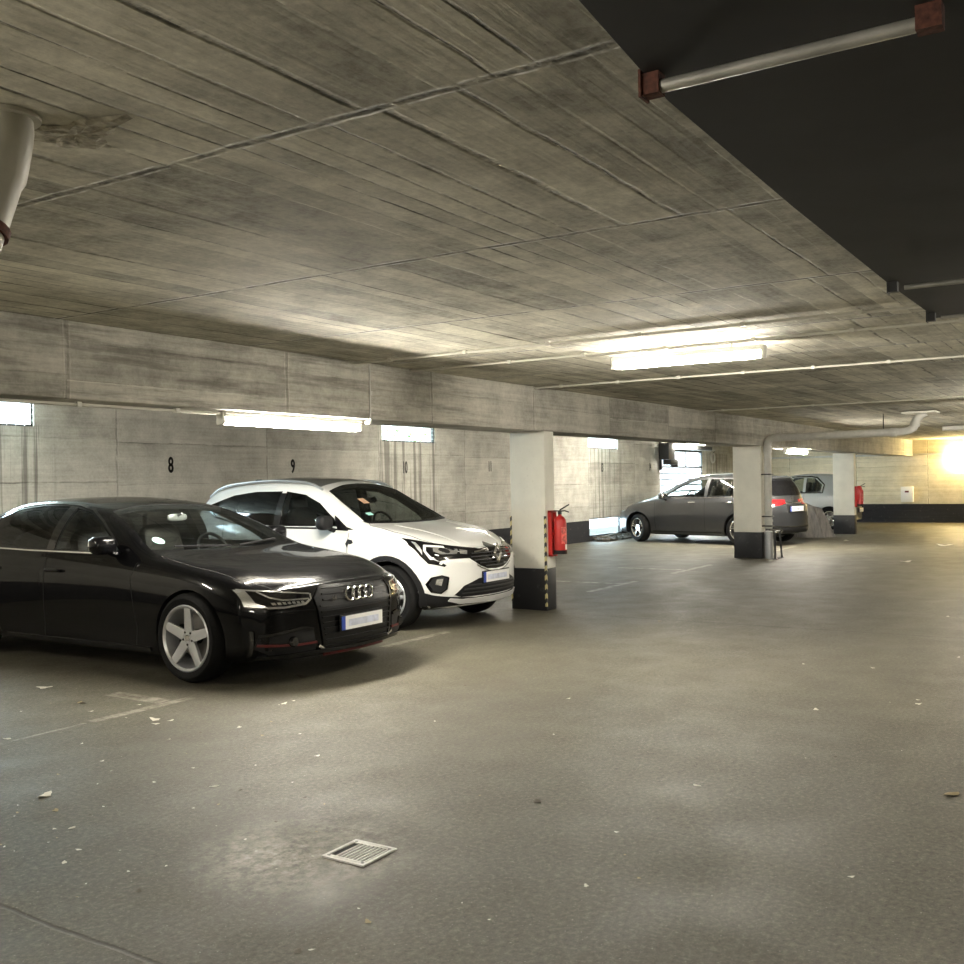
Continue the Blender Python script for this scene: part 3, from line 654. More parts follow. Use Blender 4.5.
def torus(bm, c, R_, r_, Mx=None, n=36, m_=8):
    pts = [Vector((R_ * math.cos(2 * PI * i / n), 0, R_ * math.sin(2 * PI * i / n))) for i in range(n)]; rings = []
    for i in range(n):
        a = 2 * PI * i / n; e = Vector((math.cos(a), 0, math.sin(a)))
        rings.append([bm.verts.new(Vector(c) + (Mx @ (pts[i] + (e * math.cos(2 * PI * k_ / m_) + Vector((0, 1, 0)) * math.sin(2 * PI * k_ / m_)) * r_) if Mx else pts[i] + (e * math.cos(2 * PI * k_ / m_) + Vector((0, 1, 0)) * math.sin(2 * PI * k_ / m_)) * r_)) for k_ in range(m_)])
    for i in range(n):
        A, B = rings[i], rings[(i + 1) % n]
        for k_ in range(m_): bm.faces.new((A[k_], A[(k_ + 1) % m_], B[(k_ + 1) % m_], B[k_]))
def offpoly(poly, d):
    """inset (d>0) a polygon"""
    cx = sum(p[0] for p in poly) / len(poly); cy = sum(p[1] for p in poly) / len(poly); A = sum(a[0] * b_[1] - b_[0] * a[1] for a, b_ in zip(poly, poly[1:] + poly[:1])); sg = 1 if A > 0 else -1; out = []
    n = len(poly)
    for i in range(n):
        a, p, b_ = Vector(poly[i - 1]), Vector(poly[i]), Vector(poly[(i + 1) % n]); e1 = (p - a).normalized(); e2 = (b_ - p).normalized()
        n1 = Vector((-e1.y, e1.x)) * sg; n2 = Vector((-e2.y, e2.x)) * sg; m_ = (n1 + n2); m_ = m_ / max(.35, m_.length_squared) * 2; q = p + m_ * d; out.append((q.x, q.y))
    return out

# ---- black saloon
def F_a(x, z): return .015 + .20 * (x / .82) ** 2.6 + max(0, z - .58) * .30 + max(0, .30 - z) * .35
def R_a(x, z): return .02 + .16 * (x / .82) ** 3 + abs(z - .75) * .12
A = Car('car', 'black saloon car with silver five-spoke wheels, nearest to the camera', PBLK, dict(len=5.13, zmf=.50, zmr=.62, front=F_a, rear=R_a, Lf=.95, round=.05, curves=dict(
    zc=[(0, .775), (.12, .82), (.5, .895), (1.0, .955), (1.40, 1.005), (1.55, 1.055), (1.8, 1.175), (2.1, 1.30), (2.4, 1.395), (2.7, 1.44), (3.1, 1.468), (3.5, 1.462), (3.9, 1.415), (4.3, 1.29), (4.65, 1.145), (4.8, 1.10), (5.05, 1.07), (5.13, 1.04)],
    w1=[(0, .66), (.5, .72), (1.0, .78), (1.45, .835), (1.9, .765), (2.35, .67), (3.0, .615), (3.6, .61), (4.1, .64), (4.5, .70), (4.8, .72), (5.13, .70)],
    z1=[(0, .755), (.12, .80), (.5, .88), (1.0, .94), (1.40, .985), (1.55, 1.03), (1.9, 1.20), (2.35, 1.355), (2.7, 1.405), (3.1, 1.43), (3.6, 1.415), (4.1, 1.295), (4.5, 1.13), (4.8, 1.06), (5.13, 1.0)],
    w2=[(0, .80), (.3, .87), (.9, .925), (1.5, .905), (2.5, .905), (3.8, .90), (4.5, .88), (5.13, .80)],
    z2=[(0, .71), (.3, .775), (.9, .875), (1.5, .955), (2.5, .985), (3.8, 1.01), (4.5, 1.02), (5.13, .98)],
    w3=[(0, .84), (.3, .925), (.9, .972), (2, .965), (3.9, .972), (4.6, .95), (5.13, .86)],
    z3=[(0, .60), (.3, .66), (.9, .72), (2, .80), (3.9, .86), (5.13, .85)],
    w4=[(0, .85), (.3, .925), (.9, .965), (2, .952), (3.9, .965), (4.6, .94), (5.13, .86)],
    z4=[(0, .38), (1, .36), (4, .36), (5.13, .42)],
    w5=[(0, .78), (.3, .86), (.9, .93), (2, .935), (4, .93), (5.13, .78)],
    z5=[(0, .20), (.6, .165), (4.3, .18), (5.13, .26)])))
swA1 = [(1.86, 1.005), (2.0, 1.10), (2.25, 1.235), (2.50, 1.335), (2.74, 1.375), (2.76, 1.01)]
swA2 = [(2.89, 1.01), (2.88, 1.39), (3.3, 1.395), (3.6, 1.365), (3.84, 1.285), (3.90, 1.035), (3.5, 1.02)]
swA3 = [(3.95, 1.045), (3.92, 1.25), (4.12, 1.16), (4.32, 1.06)]
wsA = [(-.825, 1.56), (-.40, 1.42), (0, 1.38), (.40, 1.42), (.825, 1.56), (.635, 2.30), (.3, 2.38), (0, 2.40), (-.3, 2.38), (-.635, 2.30)]
rwA = [(-.50, 3.85), (.50, 3.85), (.60, 4.50), (0, 4.60), (-.60, 4.50)]
A.body([prism_x(swA1), prism_x(swA2), prism_z(wsA, .93, 2), prism_z(rwA, 1.0, 2), arch(.96, .355, .385), arch(4.06, .355, .385)], cabin_bm(A, 1.66, 4.3, .40, .045))
A.patch('windscreen', offpoly(wsA, -.012), TOP, CGL, off=-.004, thick=.005, res=.06); A.patch('rear_window', offpoly(rwA, -.012), TOP, CGD, off=-.004, thick=.005, res=.08)
A.patch('side_window', offpoly(swA1, -.012), SIDE, CGM, -.005, .005, .06, mirror=True); A.patch('side_window', offpoly(swA2, -.012), SIDE, CGD, -.005, .005, .06, mirror=True)
A.patch('quarter_window', swA3, SIDE, GLOSSB, .002, .006, .04, mirror=True)
A.patch('pillar_trim', [(2.77, 1.01), (2.75, 1.38), (2.87, 1.395), (2.88, 1.01)], SIDE, GLOSSB, .003, .008, .04, mirror=True)
A.ribbon('window_trim', [(1.83, .992), (2.4, .996), (3.1, 1.0), (3.6, 1.01), (4.05, 1.035), (4.32, 1.05)], SIDE, CHR, .012, .006, .012, mirror=True)
A.ribbon('window_frame_trim', [(1.84, 1.01), (2.0, 1.125), (2.25, 1.262), (2.50, 1.36), (2.75, 1.402), (3.0, 1.417), (3.32, 1.418), (3.64, 1.388), (3.92, 1.290), (4.14, 1.18), (4.35, 1.06)], SIDE, GLOSSB, .016, .005, .012, mirror=True)
for ln in ([(1.62, .93), (1.66, .80), (1.58, .40), (1.60, .22)], [(2.83, .99), (2.83, .25)], [(3.93, 1.03), (3.9, .82), (3.72, .62), (3.55, .40), (3.50, .25)], ):
    A.ribbon('panel_gap', ln, SIDE, DARK, .007, .0012, .006, mirror=True)
A.ribbon('bonnet_gap', [(0, .10), (.45, .14), (.72, .26), (.845, .50), (.875, .95), (.85, 1.40)], TOP, DARK, .006, .0012, .006, mirror=True)
A.ribbon('sill_trim', [(1.42, .235), (3.40, .235)], SIDE, GLOSSB, .03, .012, .02, mirror=True)
for L_ in (2.68, 3.62):
    for sd in (-1, 1):
        p_, n_ = A.at(L_, .835, SIDE, sd); b = NB(); sbox(b, p_ + n_ * .030, (.012, .105, .016), .5, 16); 
        for e_ in (-.085, .085): sbox(b, p_ + n_ * .014 + Vector((0, e_, 0)), (.02, .02, .014), .6, 10)
        obj('door_handle', fin(b), PBLK, A.root)
wA = (5, .088, .066)
for L_ in (.96, 4.06):
    for sd in (-1, 1): wheel(A, sd * .880, L_, .358, .262, .25, wA, sd, rot=.05 if L_ < 2 else .4)
for sd in (-1, 1): mirror_part(A, 1.02, 1.93, 1.075, sd, PBLK, PBLK, (.105, .085, .078)); 
# lights
hl = [(.50, .70), (.505, .655), (.55, .622), (.72, .603), (.86, .602), (.905, .618), (.915, .755), (.84, .745), (.70, .728)]
for sd in (1, -1):
    P_ = [(sd * a, b_) for a, b_ in hl]; h = A.patch('headlamp', P_, FRONT, GLOSSB, .004, .014, .03)
    o_ = [(sd * a, b_) for a, b_ in [(.505, .700), (.70, .722), (.84, .74), (.90, .75)]]; A.ribbon('lamp_frame', o_, FRONT, LENS, .010, .010, .010, parent=h)
    A.patch('lamp_reflector', [(sd * a, b_) for a, b_ in [(.872, .742), (.910, .750), (.903, .624), (.80, .608), (.855, .650)]], FRONT, LENS, .009, .008, .025, parent=h)
    A.ribbon('light_strip', [(sd * a, b_) for a, b_ in [(.825, .73), (.79, .688), (.72, .665), (.52, .662)]], FRONT, LENS, .011, .012, .012, parent=h)
    for i in range(7): x_ = .56 + i * .034; A.patch('reflector_cell', [(sd * x_, .632), (sd * (x_ + .024), .632), (sd * (x_ + .030), .650), (sd * (x_ + .008), .650)], FRONT, LENS, .010, .006, .03, parent=h)
    A.ribbon('lower_lamp_edge', [(sd * a, b_) for a, b_ in [(.51, .655), (.555, .626), (.72, .610), (.82, .612)]], FRONT, LENS, .016, .011, .012, parent=h)
    A.ribbon('inner_lamp_edge', [(sd * a, b_) for a, b_ in [(.502, .700), (.502, .655)]], FRONT, LENS, .014, .011, .012, parent=h)
# grille: six-sided frame with horizontal slats
gr = [(-.40, .738), (-.465, .66), (-.40, .275), (.40, .275), (.465, .66), (.40, .738)]
g_ = A.patch('grille', gr, FRONT, GRB, .003, .012, .04)
for j, z in enumerate([.325 + i * .045 for i in range(9)]):
    w_ = .40 if z < .64 else .38; w_ = .385 + (.445 - .385) * min(1, (z - .285) / .355) if z < .64 else .40
    A.ribbon('slat', [(-w_, z), (w_, z)], FRONT, GRB, .013, .016, .014, parent=g_)
A.ribbon('grille_frame', gr + [gr[0]], FRONT, GRB, .022, .014, .02, parent=g_)
b = NB(); Mx = Matrix.Rotation(-.12, 3, 'X'); yb = A.at(0, .66, FRONT)[0].y
for i in range(4): torus(b, (-.117 + i * .078, yb - .022, .664), .051, .0085, Mx)
obj('ring_badge', fin(b), CHR, g_)
b = text_bm('S8', .058, .003)
for v in b.verts: v.co = Vector((-.30 + v.co.x, A.at(-.3, .645, FRONT)[0].y - .026 - v.co.z, .645 + v.co.y))
obj('model_badge', b, CHR, g_)
plate(A, (0, A.at(.26, .445, FRONT)[0].y - .022, .440), FRONT)
# lower intakes, bars, lip
for sd in (1, -1):
    q = A.patch('side_intake', [(sd * a, b_) for a, b_ in [(.47, .255), (.50, .43), (.60, .445), (.86, .40), (.87, .30), (.80, .25)]], FRONT, PLAS, .003, .012, .04)
    A.ribbon('red_blade', [(sd * a, b_) for a, b_ in [(.475, .322), (.62, .318), (.86, .328)]], FRONT, REDA, .016, .012, .014, parent=q)
    A.ribbon('upper_blade', [(sd * a, b_) for a, b_ in [(.50, .43), (.60, .445), (.86, .40)]], FRONT, GLOSSB, .022, .012, .014, parent=q)
    p_, n_ = A.at(sd * .66, .345, FRONT); b = NB(); lathe(b, [(.001, -.012), (.035, -.012), (.042, 0), (.042, .02)], 20, 'Y', p_ + n_ * .014); obj('sensor', fin(b), GLOSSB, q)
A.ribbon('lip_red_line', [(-.37, .212), (0, .206), (.37, .212)], FRONT, REDA, .009, .016, .03); A.ribbon('front_lip', [(-.84, .235), (-.45, .25), (0, .245), (.45, .25), (.84, .235)], FRONT, GLOSSB, .028, .018, .03)
A.ribbon('lip_chrome', [(.40, .262), (.455, .292)], FRONT, CHR, .02, .016, .012, mirror=True)
A.ribbon('corner_strake', [(.885, .44), (.87, .24)], FRONT, GLOSSB, .014, .012, .012, mirror=True)
# interior
b = NB(); sbox(b, (0, 1.80, .88), (.70, .22, .10), .35, 24); obj('dashboard', fin(b), DASH, A.root)
seats(A, 2.55, .42, 1.22, rear=3.45); steering(A, .37, 2.12, .93)
b = NB(); sbox(b, (0, 2.20, 1.27), (.115, .02, .035), .6, 16); tube(b, [(0, 2.20, 1.28), (0, 2.13, 1.305)], .012, 6); obj('rear_view_mirror', fin(b), SATIN, A.root)
A.patch('windscreen_sticker', [(-.655 + .052 * math.cos(t_ * PI / 8), 1.675 + .052 * math.sin(t_ * PI / 8)) for t_ in range(16)], TOP, STK, .001, .003, .03)
for sd in (-1, 1): A.ribbon('wiper', [(sd * -.05, 1.44), (sd * -.60, 1.54)], TOP, PLAS, .014, .016, .012)
p_, _ = A.at(0, 3.9, TOP); b = NB(); sbox(b, p_ + Vector((0, 0, .012)), (.022, .06, .022), .8, 12); obj('roof_antenna', fin(b), PBLK, A.root)
for sd in (1, -1): A.patch('tail_lamp', [(sd * a, b_) for a, b_ in [(.35, .86), (.35, .78), (.82, .76), (.86, .88), (.80, .92)]], REAR, TAIL, .004, .012, .04)
plate(A, (0, 5.13 - .01, .62), REAR, sgn=1)
A.root.location = (6.43, 5.31, 0)

# ---- white crossover
def F_c(x, z): return .02 + .26 * (x / .80) ** 2.4 + max(0, z - .72) * .35 + max(0, .42 - z) * .25
def R_c(x, z): return .02 + .14 * (x / .78) ** 3 + max(0, z - .8) * .30
C = Car('car', 'white crossover with silver roof and roof rails, parked beside the taped pillar', PWHT, dict(len=4.23, zmf=.60, zmr=.75, front=F_c, rear=R_c, Lf=.95, round=.06, curves=dict(
    zc=[(0, .86), (.15, .93), (.5, 1.02), (.95, 1.095), (1.12, 1.125), (1.35, 1.24), (1.6, 1.385), (1.9, 1.55), (2.2, 1.62), (2.7, 1.645), (3.3, 1.615), (3.8, 1.53), (4.02, 1.37), (4.15, 1.08), (4.23, .98)],
    w1=[(0, .62), (.5, .68), (1.1, .77), (1.35, .755), (1.9, .665), (2.5, .64), (3.3, .62), (3.8, .58), (4.23, .62)],
    z1=[(0, .84), (.15, .905), (.5, 1.0), (.95, 1.075), (1.15, 1.11), (1.35, 1.21), (1.6, 1.34), (1.9, 1.49), (2.2, 1.55), (2.7, 1.575), (3.3, 1.545), (3.8, 1.465), (4.02, 1.31), (4.15, 1.06), (4.23, .94)],
    w2=[(0, .76), (.3, .82), (.8, .855), (1.3, .845), (2.5, .84), (3.5, .84), (4.0, .80), (4.23, .76)],
    z2=[(0, .80), (.3, .90), (.8, .985), (1.3, 1.035), (2.5, 1.06), (3.3, 1.10), (3.8, 1.12), (4.23, .90)],
    w3=[(0, .80), (.3, .865), (.8, .897), (2, .885), (3.4, .897), (4.23, .83)],
    z3=[(0, .66), (.3, .74), (.8, .82), (2, .86), (3.4, .90), (4.23, .80)],
    w4=[(0, .80), (.3, .865), (.8, .895), (2, .87), (3.4, .895), (4.23, .82)],
    z4=[(0, .42), (1, .42), (3.4, .42), (4.23, .45)],
    w5=[(0, .74), (.3, .81), (.8, .85), (3.4, .85), (4.23, .74)],
    z5=[(0, .24), (.5, .21), (3.6, .21), (4.23, .30)])))
swC1 = [(1.52, 1.09), (1.60, 1.18), (1.85, 1.345), (2.10, 1.44), (2.40, 1.48), (2.42, 1.085)]
swC2 = [(2.49, 1.085), (2.47, 1.482), (2.9, 1.48), (3.25, 1.44), (3.62, 1.33), (3.50, 1.22), (3.1, 1.13)]
wsC = [(-.745, 1.23), (-.35, 1.12), (0, 1.09), (.35, 1.12), (.745, 1.23), (.62, 1.84), (.30, 1.91), (0, 1.93), (-.30, 1.91), (-.62, 1.84)]
C.body([prism_x(swC1), prism_x(swC2), prism_z(wsC, 1.02, 2), arch(.82, .35, .385), arch(3.46, .35, .385)], cabin_bm(C, 1.36, 3.7, .45, .045))
C.patch('windscreen', offpoly(wsC, -.012), TOP, CGL, -.004, .005, .06)
C.patch('side_window', offpoly(swC1, -.012), SIDE, CGM, -.005, .005, .06, mirror=True); C.patch('side_window', offpoly(swC2, -.012), SIDE, CGD, -.005, .005, .06, mirror=True)
C.patch('windscreen_edge', [(-.77, 1.24), (-.72, 1.17), (-.35, 1.07), (0, 1.045), (.35, 1.07), (.72, 1.17), (.77, 1.24), (.745, 1.23), (.35, 1.12), (0, 1.09), (-.35, 1.12), (-.745, 1.23)], TOP, PLAS, .003, .01, .05)
C.patch('pillar_trim', [(2.40, 1.085), (2.39, 1.458), (2.48, 1.46), (2.50, 1.085)], SIDE, GLOSSB, .003, .008, .04, mirror=True)
C.patch('front_quarter_trim', [(1.30, 1.055), (1.40, 1.085), (1.53, 1.175), (1.60, 1.215), (1.545, 1.085), (1.53, 1.06)], SIDE, GLOSSB, .003, .008, .04, mirror=True)
C.ribbon('window_trim', [(1.38, 1.052), (1.8, 1.068), (2.5, 1.07), (3.1, 1.115), (3.46, 1.185), (3.60, 1.28)], SIDE, GLOSSB, .02, .006, .012, mirror=True)
rfC = [(-.59, 1.98), (0, 2.03), (.59, 1.98), (.58, 3.0), (.55, 3.78), (0, 3.82), (-.55, 3.78), (-.58, 3.0)]
C.patch('roof_skin', rfC, TOP, PSIL, .004, .010, .08)
for sd in (1, -1):
    b = NB(); pts = []
    for i in range(15):
        L_ = 1.90 + 1.86 * i / 14; p_, n_ = C.at(sd * (.645 - .03 * i / 14), L_, TOP); h_ = .038 * min(1, math.sin(PI * i / 14) * 3.2); pts.append(p_ + Vector((0, 0, h_ + .004)))
    tube(b, pts, .016, 8); obj('roof_rail', fin(b), SATIN if sd < 0 else SATIN, C.root)
for L_ in (2.9,): 
    p_, _ = C.at(0, 3.55, TOP); b = NB(); sbox(b, p_ + Vector((0, 0, .02)), (.018, .07, .03), .8, 12); obj('roof_antenna', fin(b), PLAS, C.root)
for ln in ([(1.36, 1.02), (1.36, .80), (1.30, .50), (1.32, .30)], [(2.44, 1.07), (2.42, .32)], [(3.3, 1.12), (3.25, .80), (3.05, .55), (3.0, .32)]): C.ribbon('panel_gap', ln, SIDE, mat('gap_grey', (.12, .12, .12), .8) if False else DARK, .006, .001, .006, mirror=True)
C.ribbon('bonnet_gap', [(.02, .07), (.30, .12), (.56, .24), (.72, .50), (.775, .80), (.77, 1.12), (.72, 1.19)], TOP, DARK, .006, .0012, .006, mirror=True)
C.ribbon('bonnet_crease', [(.36, .22), (.44, .55), (.50, 1.0)], TOP, PWHT, .03, .004, .008, mirror=True)
C.patch('sill_cladding', [(1.20, .215), (1.24, .36), (2.9, .36), (3.08, .34), (3.08, .215)], SIDE, PLAS, .008, .014, .05, mirror=True)
ac = [(.82 + .415 * math.cos(t_), .35 + .415 * math.sin(t_)) for t_ in [PI * i / 16 for i in range(-2, 19)]]
C.ribbon('wheel_arch_trim', ac, SIDE, PLAS, .055, .008, .016, mirror=True); ac = [(3.46 + .415 * math.cos(t_), .35 + .415 * math.sin(t_)) for t_ in [PI * i / 16 for i in range(-2, 19)]]; C.ribbon('wheel_arch_trim', ac, SIDE, PLAS, .055, .008, .016, mirror=True)
for L_ in (.82, 3.46):
    for sd in (-1, 1): wheel(C, sd * .775, L_, .345, .225, .215, (5, .05, .04, .05), sd)
for sd in (-1, 1):
    mirror_part(C, .975, 1.60, 1.135, sd, PLAS, PLAS, (.10, .065, .08)); p_, n_ = C.at(2.25, .93, SIDE, sd); b = NB(); sbox(b, p_ + n_ * .03, (.012, .10, .016), .5, 16)
    for e_ in (-.08, .08): sbox(b, p_ + n_ * .014 + Vector((0, e_, 0)), (.02, .02, .014), .6, 10)
    obj('door_handle', fin(b), PWHT, C.root)
    C.patch('fender_badge', [(1.28, .915), (1.30, .945), (1.36, .955), (1.385, .905), (1.36, .865), (1.345, .905), (1.32, .90)], SIDE, PLAS, .006, .012, .02, sd)
# face: headlamps with C-shaped strips, grille, fog lamps
hc = [(.235, .838), (.50, .880), (.68, .920), (.825, .972), (.845, .90), (.828, .79), (.80, .71), (.70, .675), (.685, .692), (.735, .735), (.66, .752), (.42, .750), (.33, .775)]
for sd in (1, -1):
    h = C.patch('headlamp', [(sd * a, b_) for a, b_ in hc], FRONT, GLOSSB, .005, .016, .03)
    C.ribbon('daytime_strip', [(sd * a, b_) for a, b_ in [(.60, .868), (.755, .890), (.785, .84), (.775, .76), (.72, .705)]], FRONT, LEDW, .018, .012, .012, parent=h)
    C.patch('lamp_reflector', [(sd * a, b_) for a, b_ in [(.50, .845), (.70, .872), (.725, .83), (.70, .80), (.56, .80)]], FRONT, LENS, .010, .008, .03, parent=h)
    C.patch('lamp_projector', [(sd * (.64 + .036 * math.cos(t_ * PI / 6)), .835 + .026 * math.sin(t_ * PI / 6)) for t_ in range(12)], FRONT, DARK, .014, .008, .03, parent=h)
    C.patch('inner_reflector', [(sd * a, b_) for a, b_ in [(.42, .825), (.49, .84), (.52, .80), (.44, .79)]], FRONT, LENS, .010, .006, .03, parent=h)
    C.patch('amber_reflector', [(sd * a, b_) for a, b_ in [(.795, .925), (.812, .935), (.822, .87), (.812, .80), (.80, .84)]], FRONT, SATIN, .010, .006, .03, parent=h)
    q = C.patch('fog_lamp', [(sd * a, b_) for a, b_ in [(.665, .565), (.725, .585), (.795, .565), (.815, .50), (.79, .42), (.73, .405), (.685, .445)]], FRONT, PLAS, .004, .014, .03)
    C.patch('fog_lens', [(sd * a, b_) for a, b_ in [(.715, .555), (.765, .55), (.775, .495), (.73, .48)]], FRONT, LENS, .009, .008, .025, parent=q)
    C.ribbon('fog_frame', [(sd * a, b_) for a, b_ in [(.665, .565), (.725, .585), (.795, .565), (.815, .50), (.79, .42), (.73, .405), (.685, .445), (.665, .565)]], FRONT, GLOSSB, .014, .009, .012, parent=q)
gc = [(0, .86), (.12, .845), (.30, .835), (.46, .79), (.40, .735), (.27, .66), (.16, .625), (0, .615)]; gc = gc + [(-a, b_) for a, b_ in gc[-2:0:-1]]
g_ = C.patch('grille', gc, FRONT, GLOSSB, .004, .014, .04)
for z, w_ in ((.655, .20), (.69, .29), (.725, .36), (.76, .40), (.795, .38)): C.ribbon('slat', [(-w_, z), (w_, z)], FRONT, STEELB, .010, .014, .010, parent=g_)
C.ribbon('grille_chrome', [(-.33, .675), (-.26, .640), (-.15, .604), (0, .594), (.15, .604), (.26, .640), (.33, .675)], FRONT, CHR, .010, .010, .012, parent=g_); C.ribbon('grille_chrome_upper', [(.12, .822), (.34, .808)], FRONT, CHR, .012, .014, .012, parent=g_, mirror=True)
yb = C.at(0, .78, FRONT)[0].y
b = NB(); pl_ = [(0, .115), (.085, .0), (0, -.115), (-.085, .0)]; inn = [(0, .070), (.044, 0), (0, -.070), (-.044, 0)]
y67 = C.at(0, .67, FRONT)[0].y - .040
yz = lambda z: y67 + (z - .67) * .10
vo = [b.verts.new((x, yz(.785 + z), .785 + z)) for x, z in pl_]; vi = [b.verts.new((x, yz(.785 + z), .785 + z)) for x, z in inn]; vm = [b.verts.new(((x + u) / 2, yz(.785 + (z + v) / 2) - .016, .785 + (z + v) / 2)) for (x, z), (u, v) in zip(pl_, inn)]
for i in range(4):
    j = (i + 1) % 4; b.faces.new((vo[i], vo[j], vm[j], vm[i])); b.faces.new((vm[i], vm[j], vi[j], vi[i])); b.faces.new((vo[j], vo[i], vi[i], vi[j]))
obj('diamond_badge', fin(b), CHR, g_, False)
C.patch('badge_plinth', [(0, .895), (.09, .85), (.075, .74), (0, .65), (-.075, .74), (-.09, .85)], FRONT, GLOSSB, .010, .022, .03, parent=g_)
li = [(0, .54), (.30, .53), (.50, .465), (.60, .375), (.52, .35), (0, .345)]; li = li + [(-a, b_) for a, b_ in li[-2:0:-1]]
q = C.patch('lower_intake', li, FRONT, PLAS, .004, .014, .04)
for z, w_ in ((.385, .52), (.425, .50), (.465, .45)): C.ribbon('slat', [(-w_, z), (w_, z)], FRONT, STEELB, .014, .012, .010, parent=q)
C.patch('bumper_base', [(-.66, .355), (-.52, .335), (.52, .335), (.66, .355), (.64, .265), (-.64, .265)], FRONT, PLAS, .003, .012, .04)
C.patch('bumper_side_base', [(.07, .275), (.07, .335), (.30, .385), (.43, .42), (.47, .22), (.30, .255)], SIDE, PLAS, .006, .012, .04, mirror=True)
sk_ = [(0, .325), (.50, .328), (.64, .345), (.66, .32), (.54, .285), (0, .275)]; sk_ = sk_ + [(-a, b_) for a, b_ in sk_[-2:0:-1]]; C.patch('skid_plate', sk_, FRONT, mat('skid_silver', (.55, .55, .54), .4, .15), .020, .03, .04)
plate(C, (0, C.at(.26, .53, FRONT)[0].y - .012, .535), FRONT)
b = NB(); sbox(b, (0, 1.52, .97), (.66, .20, .10), .35, 24); obj('dashboard', fin(b), DASH, C.root)
seats(C, 2.15, .52, 1.30, (-.34, .34), rear=3.0, w_=.23); steering(C, .34, 1.80, 1.04)
b = NB(); sbox(b, (0, 1.74, 1.36), (.11, .02, .035), .6, 16); tube(b, [(0, 1.74, 1.37), (0, 1.68, 1.395)], .012, 6); obj('rear_view_mirror', fin(b), PLAS, C.root)
C.patch('windscreen_sticker', [(-.57, 1.31), (-.48, 1.31), (-.48, 1.36), (-.57, 1.36)], TOP, STK, .001, .003, .03); C.patch('windscreen_ticket', [(-.39, 1.52), (-.29, 1.52), (-.29, 1.62), (-.39, 1.62)], TOP, mat('ticket_orange', (.62, .40, .26), .5), .001, .003, .03)
for sd in (1, -1): C.patch('tail_lamp', [(sd * a, b_) for a, b_ in [(.30, .92), (.32, .85), (.78, .86), (.80, .99), (.74, .98)]], REAR, TAIL, .004, .012, .04)
plate(C, (0, 4.21, .60), REAR, sgn=1)
C.root.location = (9.31, 5.775, 0)

# ---- grey hatchback, nose to the wall
def F_b(x, z): return .01 + .15 * (x / .80) ** 2.4 + max(0, z - .62) * .35 + max(0, .35 - z) * .3
def R_b(x, z): return .015 + .20 * (x / .80) ** 2.6 + max(0, z - .72) * .10
B = Car('car', 'grey hatchback behind the drainpipe pillar, nose to the wall', PGRY, dict(len=4.42, zmf=.55, zmr=.70, front=F_b, rear=R_b, Lf=.95, Lr=.7, round=.06, curves=dict(
    zc=[(0, .78), (.2, .86), (.6, .96), (1.0, 1.03), (1.2, 1.10), (1.5, 1.26), (1.85, 1.43), (2.2, 1.545), (2.6, 1.585), (3.1, 1.58), (3.7, 1.53), (4.02, 1.47), (4.14, 1.34), (4.30, 1.10), (4.38, .98), (4.42, .90)],
    w1=[(0, .62), (.5, .68), (1.1, .74), (1.4, .71), (1.9, .62), (2.5, .59), (3.3, .585), (4.0, .55), (4.2, .60), (4.42, .66)],
    z1=[(0, .76), (.2, .835), (.6, .935), (1.0, 1.01), (1.2, 1.07), (1.5, 1.21), (1.85, 1.37), (2.2, 1.475), (2.6, 1.52), (3.1, 1.515), (3.7, 1.465), (4.02, 1.40), (4.14, 1.28), (4.30, 1.05), (4.42, .86)],
    w2=[(0, .76), (.3, .83), (.8, .86), (1.3, .85), (2.5, .85), (3.5, .84), (4.1, .80), (4.42, .76)],
    z2=[(0, .72), (.3, .81), (.8, .93), (1.3, 1.0), (2.5, 1.04), (3.3, 1.06), (4.0, 1.07), (4.42, .84)],
    w3=[(0, .80), (.3, .87), (.8, .897), (2, .89), (3.6, .897), (4.42, .82)],
    z3=[(0, .60), (.3, .68), (.8, .78), (2, .84), (3.6, .88), (4.42, .78)],
    w4=[(0, .80), (.3, .87), (.8, .893), (2, .875), (3.6, .893), (4.42, .82)],
    z4=[(0, .38), (1, .38), (3.6, .38), (4.42, .42)],
    w5=[(0, .74), (.3, .81), (.8, .84), (3.6, .84), (4.42, .74)],
    z5=[(0, .20), (.5, .18), (3.8, .18), (4.42, .26)])))
swB1 = [(1.50, 1.06), (1.75, 1.22), (2.05, 1.355), (2.35, 1.43), (2.62, 1.45), (2.64, 1.06)]
swB2 = [(2.72, 1.06), (2.72, 1.45), (3.2, 1.445), (3.45, 1.43), (3.50, 1.08)]
swB3 = [(3.56, 1.09), (3.53, 1.42), (3.78, 1.37), (3.98, 1.22), (3.9, 1.12)]
wsB = [(-.71, 1.27), (-.35, 1.16), (0, 1.13), (.35, 1.16), (.71, 1.27), (.57, 2.02), (.28, 2.10), (0, 2.12), (-.28, 2.10), (-.57, 2.02)]
B.body([prism_x(swB1), prism_x(swB2), prism_z(wsB, 1.0, 2), arch(.80, .34, .375), arch(3.55, .34, .375)], cabin_bm(B, 1.42, 3.95, .45, .045))
B.patch('windscreen', offpoly(wsB, -.012), TOP, CGL, -.004, .005, .08)
B.patch('side_window', offpoly(swB1, -.012), SIDE, CGL, -.005, .005, .08, mirror=True); B.patch('side_window', offpoly(swB2, -.012), SIDE, CGL, -.005, .005, .08, mirror=True); B.patch('quarter_window', swB3, SIDE, GLOSSB, .003, .006, .06, mirror=True)
B.patch('rear_window', [(-.56, 1.40), (.56, 1.40), (.64, 1.13), (.50, 1.07), (-.50, 1.07), (-.64, 1.13)], REAR, GLOSSB, .004, .012, .05)
B.patch('roof_spoiler', [(-.54, 1.46), (.54, 1.46), (.57, 1.41), (-.57, 1.41)], REAR, PGRY, .05, .09, .05)
B.ribbon('window_trim', [(1.42, 1.035), (2.64, 1.035), (3.56, 1.055), (3.98, 1.12)], SIDE, CHR, .012, .006, .012, mirror=True)
